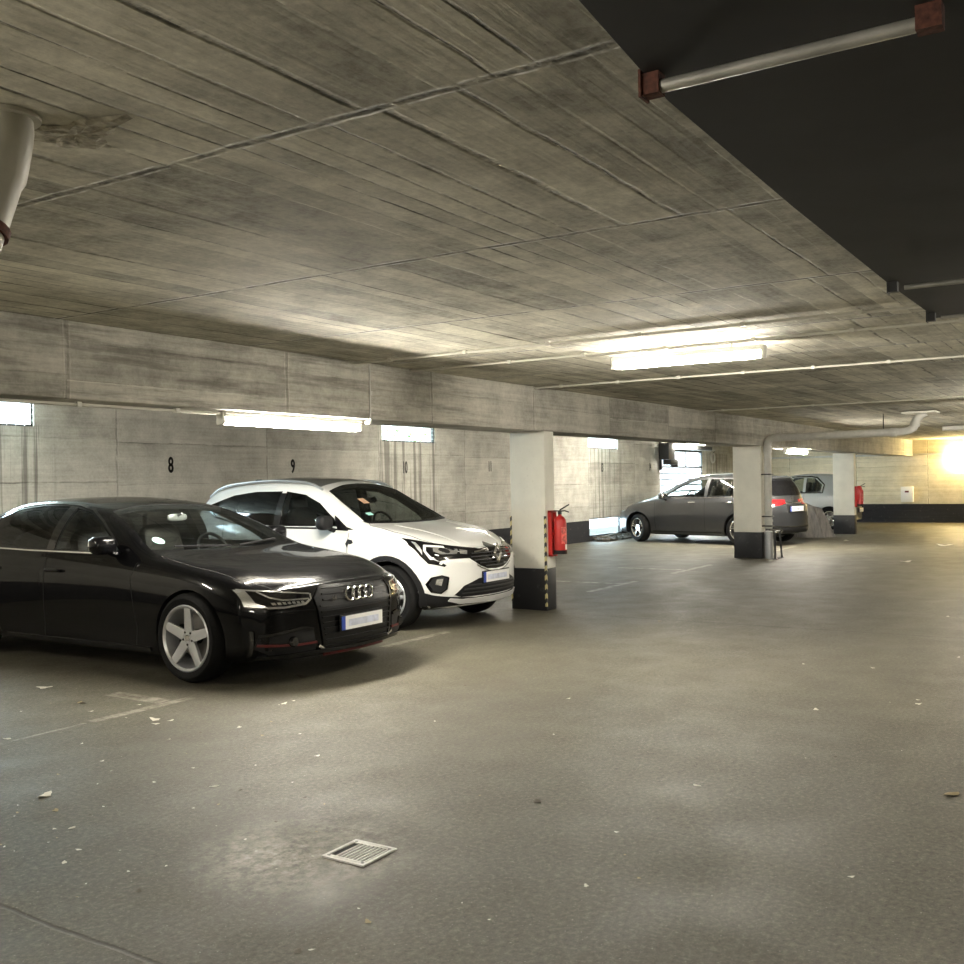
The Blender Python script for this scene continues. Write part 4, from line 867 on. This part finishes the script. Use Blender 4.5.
for sd in (1, -1):
    q = B.patch('tail_lamp', [(sd * a, b_) for a, b_ in [(.26, .98), (.28, .90), (.55, .86), (.80, .85), (.845, .97), (.80, 1.02), (.55, .985)]], REAR, TAIL, .006, .014, .04); B.ribbon('lamp_strip', [(sd * .34, .93), (sd * .74, .93)], REAR, CHR, .010, .009, .010, parent=q)
    B.patch('headlamp', [(sd * a, b_) for a, b_ in [(.46, .73), (.60, .80), (.84, .82), (.86, .74), (.76, .69), (.56, .68)]], FRONT, LENS, .005, .014, .04)
    B.ribbon('exhaust_trim', [(sd * .50, .36), (sd * .74, .36), (sd * .72, .30), (sd * .50, .30), (sd * .50, .36)], REAR, CHR, .016, .012, .014)
    mirror_part(B, .99, 1.62, 1.08, sd, PGRY, PLAS)
    for L_ in (2.35, 3.35):
        p_, n_ = B.at(L_, .93, SIDE, sd); b = NB(); sbox(b, p_ + n_ * .03, (.012, .10, .014), .5, 12); obj('door_handle', fin(b), CHR, B.root)
    for L_ in (.80, 3.55): wheel(B, sd * .79, L_, .335, .225, .215, (5, .034, .026, .03), sd, rimm=CHR, steer=-.30 if L_ < 2 else 0)
B.ribbon('bumper_chrome', [(-.72, .42), (0, .40), (.72, .42)], REAR, CHR, .016, .012, .014); B.patch('diffuser', [(-.78, .40), (.78, .40), (.72, .27), (-.72, .27)], REAR, PLAS, .006, .014, .05)
B.ribbon('handle_strip', [(-.30, .90), (.30, .90)], REAR, CHR, .022, .014, .016); B.patch('plate_recess', [(-.33, .87), (.33, .87), (.29, .70), (-.29, .70)], REAR, PLAS, .003, .01, .05)
b = NB(); torus(b, (0, B.at(0, .99, REAR)[0].y + .014, .99), .045, .006)
for a in (PI / 2, PI * 7 / 6, PI * 11 / 6): tube(b, [(0, B.at(0, .99, REAR)[0].y + .014, .99), (.045 * math.cos(a), B.at(0, .99, REAR)[0].y + .014, .99 + .045 * math.sin(a))], .005, 6)
obj('star_badge', fin(b), CHR, B.root)
plate(B, (0, B.at(.26, .78, REAR)[0].y + .014, .785), REAR, sgn=1)
for ln in ([(1.30, .98), (1.30, .50), (1.33, .28)], [(2.68, 1.03), (2.68, .30)], [(3.52, 1.05), (3.45, .80), (3.22, .55), (3.18, .30)]): B.ribbon('panel_gap', ln, SIDE, DARK, .007, .0012, .006, mirror=True)
B.ribbon('sill_trim', [(1.25, .24), (3.10, .24)], SIDE, PLAS, .08, .010, .014, mirror=True)
b = NB(); sbox(b, (0, 1.60, .93), (.66, .20, .10), .35, 24); obj('dashboard', fin(b), DASH, B.root)
seats(B, 2.25, .50, 1.28, (-.34, .34), rear=3.15, w_=.23); steering(B, .34, 1.90, 1.02)
# nose towards the wall: local y=0 is the nose; turned half round and a little askew
yaw = math.radians(180 - 15.5); BS = 1.065; B.root.scale = (BS, BS, BS * .985); B.root.rotation_euler = (0, 0, yaw)
def place_rev(car, lx, ly, wx, wy, yaw):
    c_, s_ = math.cos(yaw), math.sin(yaw); car.root.location = (wx - (lx * c_ - ly * s_), wy - (lx * s_ + ly * c_), 0)
place_rev(B, .89 * BS, .80 * BS, 23.27, 10.30, yaw)

# ---- small silver hatchback
def F_s(x, z): return .02 + .22 * (x / .75) ** 2.4 + max(0, z - .6) * .4
def R_s(x, z): return .02 + .20 * (x / .75) ** 2.6 + max(0, z - .8) * .12
S = Car('car', 'small silver hatchback mostly hidden behind the farthest pillar', PSIL, dict(len=3.75, zmf=.55, zmr=.72, front=F_s, rear=R_s, Lf=.8, Lr=.6, round=.06, curves=dict(
    zc=[(0, .80), (.3, .93), (.75, 1.04), (.9, 1.09), (1.2, 1.28), (1.6, 1.50), (1.95, 1.60), (2.4, 1.63), (3.0, 1.60), (3.4, 1.52), (3.55, 1.38), (3.70, 1.10), (3.75, 1.0)],
    w1=[(0, .58), (.8, .68), (1.2, .64), (1.8, .56), (2.5, .55), (3.4, .54), (3.75, .62)],
    z1=[(0, .78), (.3, .90), (.75, 1.01), (.9, 1.05), (1.2, 1.22), (1.6, 1.42), (1.95, 1.53), (2.4, 1.56), (3.0, 1.53), (3.4, 1.44), (3.55, 1.30), (3.75, .94)],
    w2=[(0, .72), (.3, .78), (.8, .82), (2, .82), (3, .82), (3.75, .72)], z2=[(0, .74), (.3, .84), (.8, .95), (1.3, 1.02), (2.5, 1.05), (3.4, 1.06), (3.75, .90)],
    w3=[(0, .76), (.3, .83), (.8, .855), (3, .855), (3.75, .77)], z3=[(0, .60), (.8, .78), (3, .85), (3.75, .78)],
    w4=[(0, .76), (.3, .83), (.8, .85), (3, .85), (3.75, .77)], z4=[(0, .38), (3.75, .40)], w5=[(0, .70), (.4, .79), (3.3, .79), (3.75, .70)], z5=[(0, .22), (.5, .18), (3.3, .18), (3.75, .26)])))
swS1 = [(1.22, 1.10), (1.45, 1.28), (1.75, 1.44), (2.05, 1.505), (2.30, 1.51), (2.30, 1.09)]; swS2 = [(2.38, 1.09), (2.38, 1.50), (2.62, 1.49), (2.84, 1.30), (2.80, 1.10)]
wsS = [(-.66, 1.0), (0, .90), (.66, 1.0), (.52, 1.72), (0, 1.80), (-.52, 1.72)]
S.body([prism_x(swS1), prism_x(swS2), prism_z(wsS, .98, 2), arch(.66, .32, .36), arch(3.05, .32, .36)], cabin_bm(S, 1.15, 3.3, .45, .045))
S.patch('windscreen', offpoly(wsS, -.012), TOP, CGL, -.004, .005, .08); S.patch('side_window', offpoly(swS1, -.012), SIDE, CGL, -.005, .005, .08, mirror=True); S.patch('side_window', offpoly(swS2, -.012), SIDE, CGM, -.005, .005, .08, mirror=True)
S.ribbon('window_trim', [(1.15, 1.08), (1.45, 1.315), (1.75, 1.475), (2.05, 1.54), (2.5, 1.54), (2.68, 1.50), (2.90, 1.30), (2.86, 1.07), (1.2, 1.07)], SIDE, GLOSSB, .035, .004, .012, mirror=True)
S.ribbon('panel_gap', [(1.15, 1.05), (1.10, .5), (1.2, .25)], SIDE, DARK, .007, .0012, .006, mirror=True); S.ribbon('panel_gap', [(2.34, 1.07), (2.34, .25)], SIDE, DARK, .007, .0012, .006, mirror=True)
for sd in (1, -1):
    S.patch('tail_lamp', [(sd * a, b_) for a, b_ in [(.60, 1.02), (.60, .82), (.80, .80), (.80, 1.04)]], REAR, TAIL, .005, .012, .04); mirror_part(S, .93, 1.38, 1.06, sd, PSIL, PLAS)
    S.patch('headlamp', [(sd * a, b_) for a, b_ in [(.42, .70), (.5, .80), (.78, .84), (.78, .70)]], FRONT, LENS, .005, .012, .05)
    for L_ in (.66, 3.05): wheel(S, sd * .75, L_, .315, .215, .20, (5, .055, .045), sd, rimm=CHR, rot=.3)
    S.patch('bumper_insert', [(sd * .45, .42), (sd * .45, .30), (sd * .74, .30), (sd * .74, .42)], REAR, PLAS, .005, .012, .04)
plate(S, (0, 3.74, .55), REAR, sgn=1); seats(S, 1.95, .50, 1.28, (-.32, .32), w_=.22); b = NB(); sbox(b, (0, 1.32, .93), (.62, .18, .10), .35, 20); obj('dashboard', fin(b), DASH, S.root)
S.root.rotation_euler = (0, 0, PI); place_rev(S, .855, 3.05, 29.78, 7.24, PI)

# ---------------------------------------------------------------- covered motorcycle between the far cars
k = NT('cover_cloth'); P, X, Y, Z = k.pos(); k.l(k.mix(k.ramp(k.noise(k.vec(k.ma('MULTIPLY', X, 6), k.ma('MULTIPLY', Y, 6), Z), 2, 5, .7), .35, .7), (.10, .095, .09), (.24, .22, .20)), k.b.inputs['Base Color']); k.b.inputs['Roughness'].default_value = .75; CLOTH = k.m
b = NB(); n, m_ = 64, 16; rings = []
prof = [(0, 1.02), (.12, 1.01), (.35, .98), (.62, .90), (.80, .78), (.90, .55), (.98, .30), (1.06, .10), (1.12, .02)]
for i, (q, z) in enumerate(prof):
    ring = []
    for kk in range(n):
        a = 2 * PI * kk / n; fold = 1 + .07 * q * math.sin(a * 13 + 1.3 * math.sin(a * 3)) + .04 * q * math.sin(a * 29)
        zz = z + (.10 * math.cos(a) if q < .7 else .02 * math.cos(a)) * (1 - q * .3) - .05 * math.cos(2 * a) * (z > .5)
        ring.append(b.verts.new((.42 * q * math.cos(a + PI / 2) * fold, 1.0 * q * math.sin(a + PI / 2) * fold, max(.012, zz))))
    rings.append(ring)
for A_, B_ in zip(rings, rings[1:]):
    for kk in range(n):
        if rings.index(A_) == 0 and False: continue
        b.faces.new((A_[kk], A_[(kk + 1) % n], B_[(kk + 1) % n], B_[kk]))
bmesh.ops.remove_doubles(b, verts=b.verts, dist=1e-5); fin(b)
o = obj('covered_motorcycle', b, CLOTH, None, True, 80); o.location = (26.12, 7.35, 0); tag(o, 'motorcycle under a grey cloth cover between grey and silver cars', 'motorcycle')

# ---------------------------------------------------------------- fire extinguishers
def extinguisher(x, y, z, label, hood=False):
    t = empty('fire_extinguisher', (x, y, z)); tag(t, label, 'fire extinguisher')
    b = NB(); lathe(b, [(.001, -.235), (.066, -.235), (.075, -.225), (.076, -.18), (.076, .13), (.070, .165), (.048, .195), (.024, .21), (.022, .225), (.001, .225)], 28, 'Z', (0, -.13, 0)); obj('cylinder', fin(b), REDL, t)
    b = NB(); lathe(b, [(.079, -.245), (.081, -.24), (.081, -.20), (.077, -.198), (.07, -.245)], 28, 'Z', (0, -.13, 0), close=True); obj('base_ring', fin(b), PLAS, t)
    b = NB(); lathe(b, [(.02, .222), (.024, .235), (.024, .265), (.012, .275)], 14, 'Z', (0, -.13, 0)); box(b, -.012, .012, -.16, -.02, .262, .274); 
    tube(b, [(0, -.13, .28), (.0, -.20, .315), (0, -.255, .345)], .009, 6); tube(b, [(0, -.13, .265), (0, -.20, .270), (0, -.25, .255)], .008, 6); obj('valve_handle', fin(b), STEELB, t)
    b = NB(); tube(b, [(.02, -.12, .245), (.075, -.08, .24), (.098, -.09, .15), (.098, -.12, 0), (.09, -.13, -.14)], .009, 7); obj('hose', b, PLAS, t)
    b = NB(); box(b, -.078, .02, -.209, -.2075, -.15, .10) if False else None
    pts = [(-.9 + 1.8 * i / 8) for i in range(9)]
    vs = [(b.verts.new((.0775 * math.sin(a), -.13 - .0775 * math.cos(a), -.12)), b.verts.new((.0775 * math.sin(a), -.13 - .0775 * math.cos(a), .08))) for a in pts]
    for p_, q_ in zip(vs, vs[1:]): b.faces.new((p_[0], q_[0], q_[1], p_[1]))
    obj('label', b, mat('ext_label', (.62, .12, .10), .5, noise=.6, nscale=40), t)
    b = NB(); box(b, -.02, .02, -.2085, -.206, -.19, -.13); obj('white_sticker', b, SIGNW, t)
    b = NB(); 
    for sx in (-.055, .055): box(b, sx - .008, sx + .008, -.05, 0, -.27, .27)
    box(b, -.063, .063, -.05, 0, .25, .275); box(b, -.063, .063, -.056, 0, -.275, -.255); box(b, -.063, .063, -.055, -.045, -.02, .02); obj('bracket', b, REDL, t, False)
    return t
extinguisher(10.67, 5.857, .92, 'red fire extinguisher on the yellow-black taped pillar')
t = extinguisher(27.89, 6.097, .99, 'red covered extinguisher on the farthest pillar')
b = NB(); sbox(b, (0, -.10, .06), (.075, .095, .235), .8, 20); obj('hood', fin(b), REDL, t)

# ---------------------------------------------------------------- drainpipe on second pillar
def bend(p, c, q, n=8):
    p, c, q = Vector(p), Vector(c), Vector(q); return [(p * (1 - t) ** 2 + c * 2 * t * (1 - t) + q * t * t) for t in [i / n for i in range(n + 1)]]
t = empty('drainpipe', (19.14, 5.78, 0)); tag(t, 'grey drainpipe running down second pillar and across to ceiling', 'pipe')
X0 = 0.0
pts = [(0, 0, .57), (0, 0, 2.10)] + bend((0, 0, 2.12), (0, 0, 2.29), (0, -.16, 2.29)) + [(0, -2.30, 2.31)] + bend((0, -2.30, 2.31), (0, -2.60, 2.31), (0, -2.62, 2.42), 5) + bend((0, -2.63, 2.46), (0, -2.66, 2.56), (0, -2.80, 2.64), 5)
b = NB(); tube(b, pts, .072, 18); obj('pipe', fin(b), PVC, t, True, 60)
b = NB()
for p0, p1 in (((0, 0, 2.02), (0, 0, 2.12)), ((0, -.14, 2.29), (0, -.26, 2.291)), ((0, -2.22, 2.309), (0, -2.32, 2.31)), ((0, -2.62, 2.40), (0, -2.635, 2.47)), ((0, 0, .70), (0, 0, .74))): tube(b, [p0, p1], .083, 18)
obj('socket', fin(b), PVC, t, True, 60)
b = NB(); tube(b, [(0, 0, 0), (0, 0, .52)], .080, 18); obj('lower_pipe', fin(b), SATIN, t, True, 60)
b = NB()
for z in (.62, .80, 1.6): box(b, -.09, .09, -.085, .10, z - .012, z + .012)
tube(b, [(0, -2.1, 2.37), (0, -2.1, 2.65)], .008, 6); obj('pipe_clamp', b, STEELB, t, False)
b = NB(); box(b, -.25, .25, -3.0, -2.45, 2.62, 2.65); obj('ceiling_plate', b, MP, t, False)
t = empty('pipe_guard', (19.14, 5.6, 0)); tag(t, 'black steel hoop guarding foot of the drainpipe', 'guard')
b = NB()
tube(b, [(.16, .25, .02), (.16, .25, .52), (.16, .02, .52), (.16, -.02, .0)], .02, 8); tube(b, [(-.14, .02, .0), (-.14, .02, .52), (.16, .02, .52)], .02, 8); obj('frame', b, STEELB, t)
b = NB(); box(b, .08, .22, -.04, .05, 0, .012); box(b, -.20, -.08, -.03, .07, 0, .012); obj('foot_plate', b, STEELB, t, False)
# left foreground pipe dropping from the ceiling
t = empty('downpipe', (1.72, 2.80, 0)); tag(t, 'pale grey pipe elbow from the ceiling at left edge', 'pipe')
b = NB(); tube(b, [(.045, -.02, 2.655), (.045, -.02, 2.62), (.045, 0, 2.56), (.03, 0, 2.475), (.025, 0, 2.46), (-.01, 0, 2.35), (-.05, 0, 2.25), (-.08, .0, 2.15), (-.09, 0, .02)], .075, 24, rads=[.078, .080, .083, .080, .072, .070, .070, .068, .068]); obj('pipe', fin(b), PVCL, t, True, 60)
b = NB(); tube(b, [(-.018, 0, 2.33), (-.028, 0, 2.305)], .081, 20); obj('collar', fin(b), RUST, t)
b = NB(); tube(b, [(.045, -.02, 2.645), (.045, -.02, 2.658)], .10, 20); obj('ceiling_ring', fin(b), PVCL, t)

# ---------------------------------------------------------------- black duct overhead
t = empty('overhead_duct', (0, .96, 2.5)); tag(t, 'black overhead duct panel across the upper right corner', 'duct')
b = prism_z([(-4, -1.9), (6.68, -1.9), (6.68, .01), (5.4, .028), (3.6, .02), (2.4, .0), (1.8, -.058), (-4, -.50)], 0, .145); obj('duct_panel', fin(b), BLKP, t, False)
b = NB(); tube(b, [(6.62, -1.9, .10), (6.72, -1.4, .09), (6.98, -.9, .08), (7.02, -.35, .08), (6.9, -.14, .10), (6.7, -.06, .12)], .035, 8); obj('end_cable', b, STEELB, t)
for xb, m1, m2, rr_ in ((2.225, GALV, RUST, .0155), (5.30, STEELB, STEELB, .012), (6.45, STEELB, STEELB, .010)):
    b = NB(); tube(b, [(xb, -.05, -.032), (xb, -.61, -.032)], rr_, 12); r_ = obj('cross_bar', b, GALV, t)
    yb_ = -.015 if xb < 3 else .02; b = NB(); box(b, xb - .02, xb + .02, yb_ - .04, yb_ + .008, -.05, .0); box(b, xb - .026, xb + .026, yb_ + .002, yb_ + .008, -.055, .01); obj('bracket', b, m2, t, False); b = NB(); box(b, xb - .02, xb + .02, -.66, -.61, -.05, 0.0); obj('bracket', b, m2, t, False)
# ---------------------------------------------------------------- conduits, clips
def conduit(name, pts, label, rad=.011, clips=True, group=None, m=COND):
    b = NB(); tube(b, pts, rad, 8); o = obj(name, b, m, None); tag(o, label, 'cable conduit', group)
    if clips:
        for a, c_ in zip(pts, pts[1:]):
            a, c_ = Vector(a), Vector(c_); n = max(1, int((c_ - a).length / .7))
            for i in range(n): b = NB(); p_ = a.lerp(c_, (i + .5) / n); box(b, p_.x - .017, p_.x + .017, p_.y - .017, p_.y + .017, p_.z - .015, p_.z + .018); obj('clip', b, m, o, False)
    return o
conduit('cable_conduit', [(7.05, 5.84, 2.637), (7.05, 1.1, 2.637)], 'pale ceiling conduit from the beam joint, nearest of the three')
conduit('cable_conduit', [(7.88, 5.84, 2.637), (7.88, .6, 2.637)], 'pale ceiling conduit running beside the aisle tube lamp')
conduit('cable_conduit', [(10.3, 5.84, 2.637), (10.3, -2.0, 2.637)], 'pale ceiling conduit starting at top of the taped pillar')
conduit('cable_conduit', [(15.8, 5.84, 2.637), (15.8, -2.0, 2.637)], 'thin pale ceiling conduit nearest the drainpipe elbow')
conduit('cable_conduit', [(7.26, 5.848, 2.64), (7.26, 5.848, 2.13), (7.30, 5.90, 2.11), (7.36, 5.98, 2.125)], 'grey conduit dropping down the beam to the lit tube lamp', .010, m=PVC)
conduit('cable_conduit', [(3.0, 5.92, 2.117), (5.50, 5.92, 2.117)], 'white conduit along the beam underside, left of the lamp', .010)
conduit('cable_conduit', [(34.98, 11.4, 2.20), (34.98, 5.0, 2.20)], 'grey conduit along the upper back wall', .03, m=PVC)
# ---------------------------------------------------------------- gate motor and other fittings near the exit gate
t = empty('gate_drive', (27.2, 11.0, 2.0)); tag(t, 'dark gate drive motor with its rail in front of exit gate', 'gate motor')
b = NB(); box(b, -.10, .40, 0, .32, .10, .58, bev=.03); box(b, .1, .60, .02, .28, -.05, .12, bev=.03); lathe(b, [(.001, -.1), (.12, -.1), (.12, .1), (.001, .1)], 16, 'Z', (.65, .15, -.02)); obj('motor_housing', fin(b), STEELB, t)
b = NB(); box(b, .3, 3.75, .10, .22, .42, .53); obj('drive_rail', b, STEELB, t, False)
b = NB(); box(b, .37, .43, .42, .49, -.2, .65); obj('side_rail', b, STEELB, t, False)
t = empty('hose_reel', (32.0, 11.5, 2.22)); tag(t, 'coiled grey cable hanging on the wall right of exit gate', 'cable coil'); b = NB(); torus(b, (0, -.03, 0), .17, .018); torus(b, (.02, -.05, -.02), .15, .018); obj('coil', fin(b), PVC, t); b = NB(); tube(b, [(0, 0, .17), (0, -.09, .17), (0, -.10, .20)], .01, 6); obj('hook', b, STEELB, t)
t = empty('wall_box', (34.999, 6.02, .92)); tag(t, 'white meter box on the yellow back wall above black band', 'wall box')
b = NB(); box(b, -.14, 0, -.19, .19, -.26, .24, bev=.02); obj('case', b, WHBOX, t); b = NB(); box(b, -.146, -.139, -.06, .06, .05, .11); obj('display', b, REDA, t, False)
# rubble and dead leaves under the low opening
b = NB()
for i in range(260):
    s = rnd.uniform(.03, .09); dy_ = rnd.random() ** 1.5 * .38; p_ = Vector((rnd.uniform(22.95, 25.2), 11.40 - dy_, s * .5 + max(0, .08 - dy_ * .4) * rnd.random()))
    sbox(b, p_, (s, s * rnd.uniform(.5, 1), s * .5), 1.0, 6, M=Matrix.Rotation(rnd.uniform(0, 3), 3, 'Z'))
tag(obj('dirt_pile', fin(b), mat('dirt', (.07, .06, .045), .9, noise=.5, nscale=30), None, False), 'dirt and dead leaves heaped under the low bright opening', 'debris', kind='stuff')
# ---------------------------------------------------------------- floor drain
t = empty('floor_drain', (3.28, 2.74, 0)); tag(t, 'square white metal drain grate set in the floor', 'drain')
b = NB(); h = .112
for q in ((-h, h, -h, -h + .016), (-h, h, h - .016, h), (-h, -h + .016, -h + .016, h - .016), (h - .016, h, -h + .016, h - .016)): box(b, *q, .0005, .007)
obj('frame', b, GRATE, t, False)
b = NB(); box(b, -h + .01, h - .01, -h + .01, h - .01, .0004, .0012); obj('pit', b, DARK, t, False)
for i in range(8):
    y_ = -h + .022 + i * .0205; b = NB(); box(b, -h + .030, h - .030, y_, y_ + .0085, .0012, .0065); obj('bar', b, GRATE, t, False)
b = NB()
for sx in (-1, 1): box(b, *sorted((sx * (h - .018), sx * (h - .032))), -h + .014, h - .014, .0012, .0068)
obj('cross_bar', b, GRATE, t, False)
for sx in (-1, 1):
    for sy in (-1, 1): b = NB(); lathe(b, [(.001, .0075), (.007, .0075), (.008, .0065), (.008, .006)], 10, 'Z', (sx * (h - .022), sy * (h - .022), 0)); obj('screw', fin(b), STEELB, t)
# ---------------------------------------------------------------- litter: paper scraps and dry leaves on the floor
PAP = mat('paper_scrap', (.62, .60, .52), .8, noise=.15, nscale=60); LFM = mat('dry_leaf', (.30, .24, .13), .8, noise=.4, nscale=60); LFD = mat('dark_leaf', (.07, .055, .035), .8)
def ground(px, py):
    d = f + R * (px - 482) / FPX - U * (py - 482) / FPX; t_ = -CAMH / d.z; return Vector((0, 0, CAMH)) + d * t_
protos = []
for v_ in range(4):
    b = NB(); n = 11; rim = [b.verts.new((math.cos(2 * PI * i / n) * (1 + .35 * math.sin(i * 2.3 + v_)), .6 * math.sin(2 * PI * i / n) * (1 + .3 * math.cos(i * 1.7 + v_ * 2)), .12 + .10 * math.sin(i * 1.1 + v_))) for i in range(n)]; c_ = b.verts.new((0, 0, .02))
    for i in range(n): b.faces.new((rim[i], rim[(i + 1) % n], c_))
    g2 = bmesh.ops.extrude_face_region(b, geom=list(b.faces)); 
    for q in g2['geom']:
        if isinstance(q, bmesh.types.BMVert): q.co.z += .05
    me = bpy.data.meshes.new('scrap'); fin(b).to_mesh(me); b.free(); protos.append(me)
def litter(px, py, wpx, kind, label, group):
    p_ = ground(px, py); d_ = (p_ - Vector((0, 0, CAMH))).length; s = wpx * d_ / FPX / 2
    if group and p_.y > 5.1 and p_.x > 5: return
    me = protos[rnd.randrange(4)].copy(); me.materials.clear(); me.materials.append({'p': PAP, 'l': LFM, 'd': LFD}[kind])
    nm = 'paper_scrap' if kind == 'p' else 'dry_leaf'
    o = bpy.data.objects.new(nm, me); link(o); o.location = (p_.x, p_.y, 0); o.scale = (s, s, s); o.rotation_euler = (0, 0, rnd.uniform(0, 6.3)); tag(o, label, 'litter', group)
named = [(45, 688, 12, 'p', 'pale scrap on the floor below the black car\'s sill'), (155, 720, 13, 'p', 'pale flat scrap on floor just below the black car\'s front wheel'), (45, 796, 15, 'p', 'white scrap beside a dark leaf on the left floor'),
    (538, 802, 10, 'd', 'small dark leaf on the middle floor right of the drain'), (64, 863, 7, 'p', 'small white scrap alone on the lower left floor'), (368, 922, 9, 'l', 'yellowish chip on the floor below the drain grate'), (298, 952, 10, 'd', 'dark twig-like leaf at bottom edge of the floor'),
    (952, 795, 14, 'l', 'dry leaf on the floor at right edge of view'), (586, 886, 7, 'p', 'tiny pale scrap on the lower middle floor'), (697, 786, 8, 'p', 'pale chip on the middle right floor'), (303, 677, 14, 'd', 'dark clump on the floor under the black car\'s nose'), (944, 546, 14, 'p', 'pale scrap on the far right floor'), (846, 541, 7, 'p', 'white scrap on the floor in front of the farthest pillar'), (906, 562, 10, 'p', 'pale scrap on the far floor under the white meter box')]
for a in named: litter(*a, None)
for i in range(110):
    px, py = (rnd.uniform(0, 330), rnd.uniform(700, 870)) if i < 55 else (rnd.uniform(0, 960), rnd.uniform(610, 960))
    litter(px, py, rnd.uniform(1.5, 4.5) if rnd.random() < .85 else rnd.uniform(5, 8), rnd.choice('pppplld'), 'tiny scrap scattered on the garage floor', 'tiny floor scraps')
# spalled patch on the ceiling
b = NB(); n = 22; rim = []
c0 = Vector((1.98, 2.74, ZC)); 
for i in range(n): a = 2 * PI * i / n; rr_ = 1 + .30 * math.sin(3 * a + .4) + .15 * math.sin(7 * a); rim.append(c0 + Vector((.10 * math.cos(a) * rr_, .19 * math.sin(a) * rr_, -.002)))
vs = [b.verts.new(p_) for p_ in rim]; v2 = [b.verts.new(c0.lerp(p_, .75) + Vector((rnd.uniform(-.01, .01), rnd.uniform(-.01, .01), -.006 - rnd.random() * .006))) for p_ in rim]; v3 = [b.verts.new(c0.lerp(p_, .35) + Vector((rnd.uniform(-.01, .01), rnd.uniform(-.01, .01), -.004 - rnd.random() * .008))) for p_ in rim]; cc = b.verts.new(c0 + Vector((0, 0, -.004)))
for i in range(n):
    j = (i + 1) % n; b.faces.new((vs[i], vs[j], v2[j], v2[i])); b.faces.new((v2[i], v2[j], v3[j], v3[i])); b.faces.new((v3[i], v3[j], cc))
obj('rough_patch', fin(b), mat('spalled_concrete', (.36, .33, .26), .95, noise=.55, nscale=30, bump=1), CEIL, False)
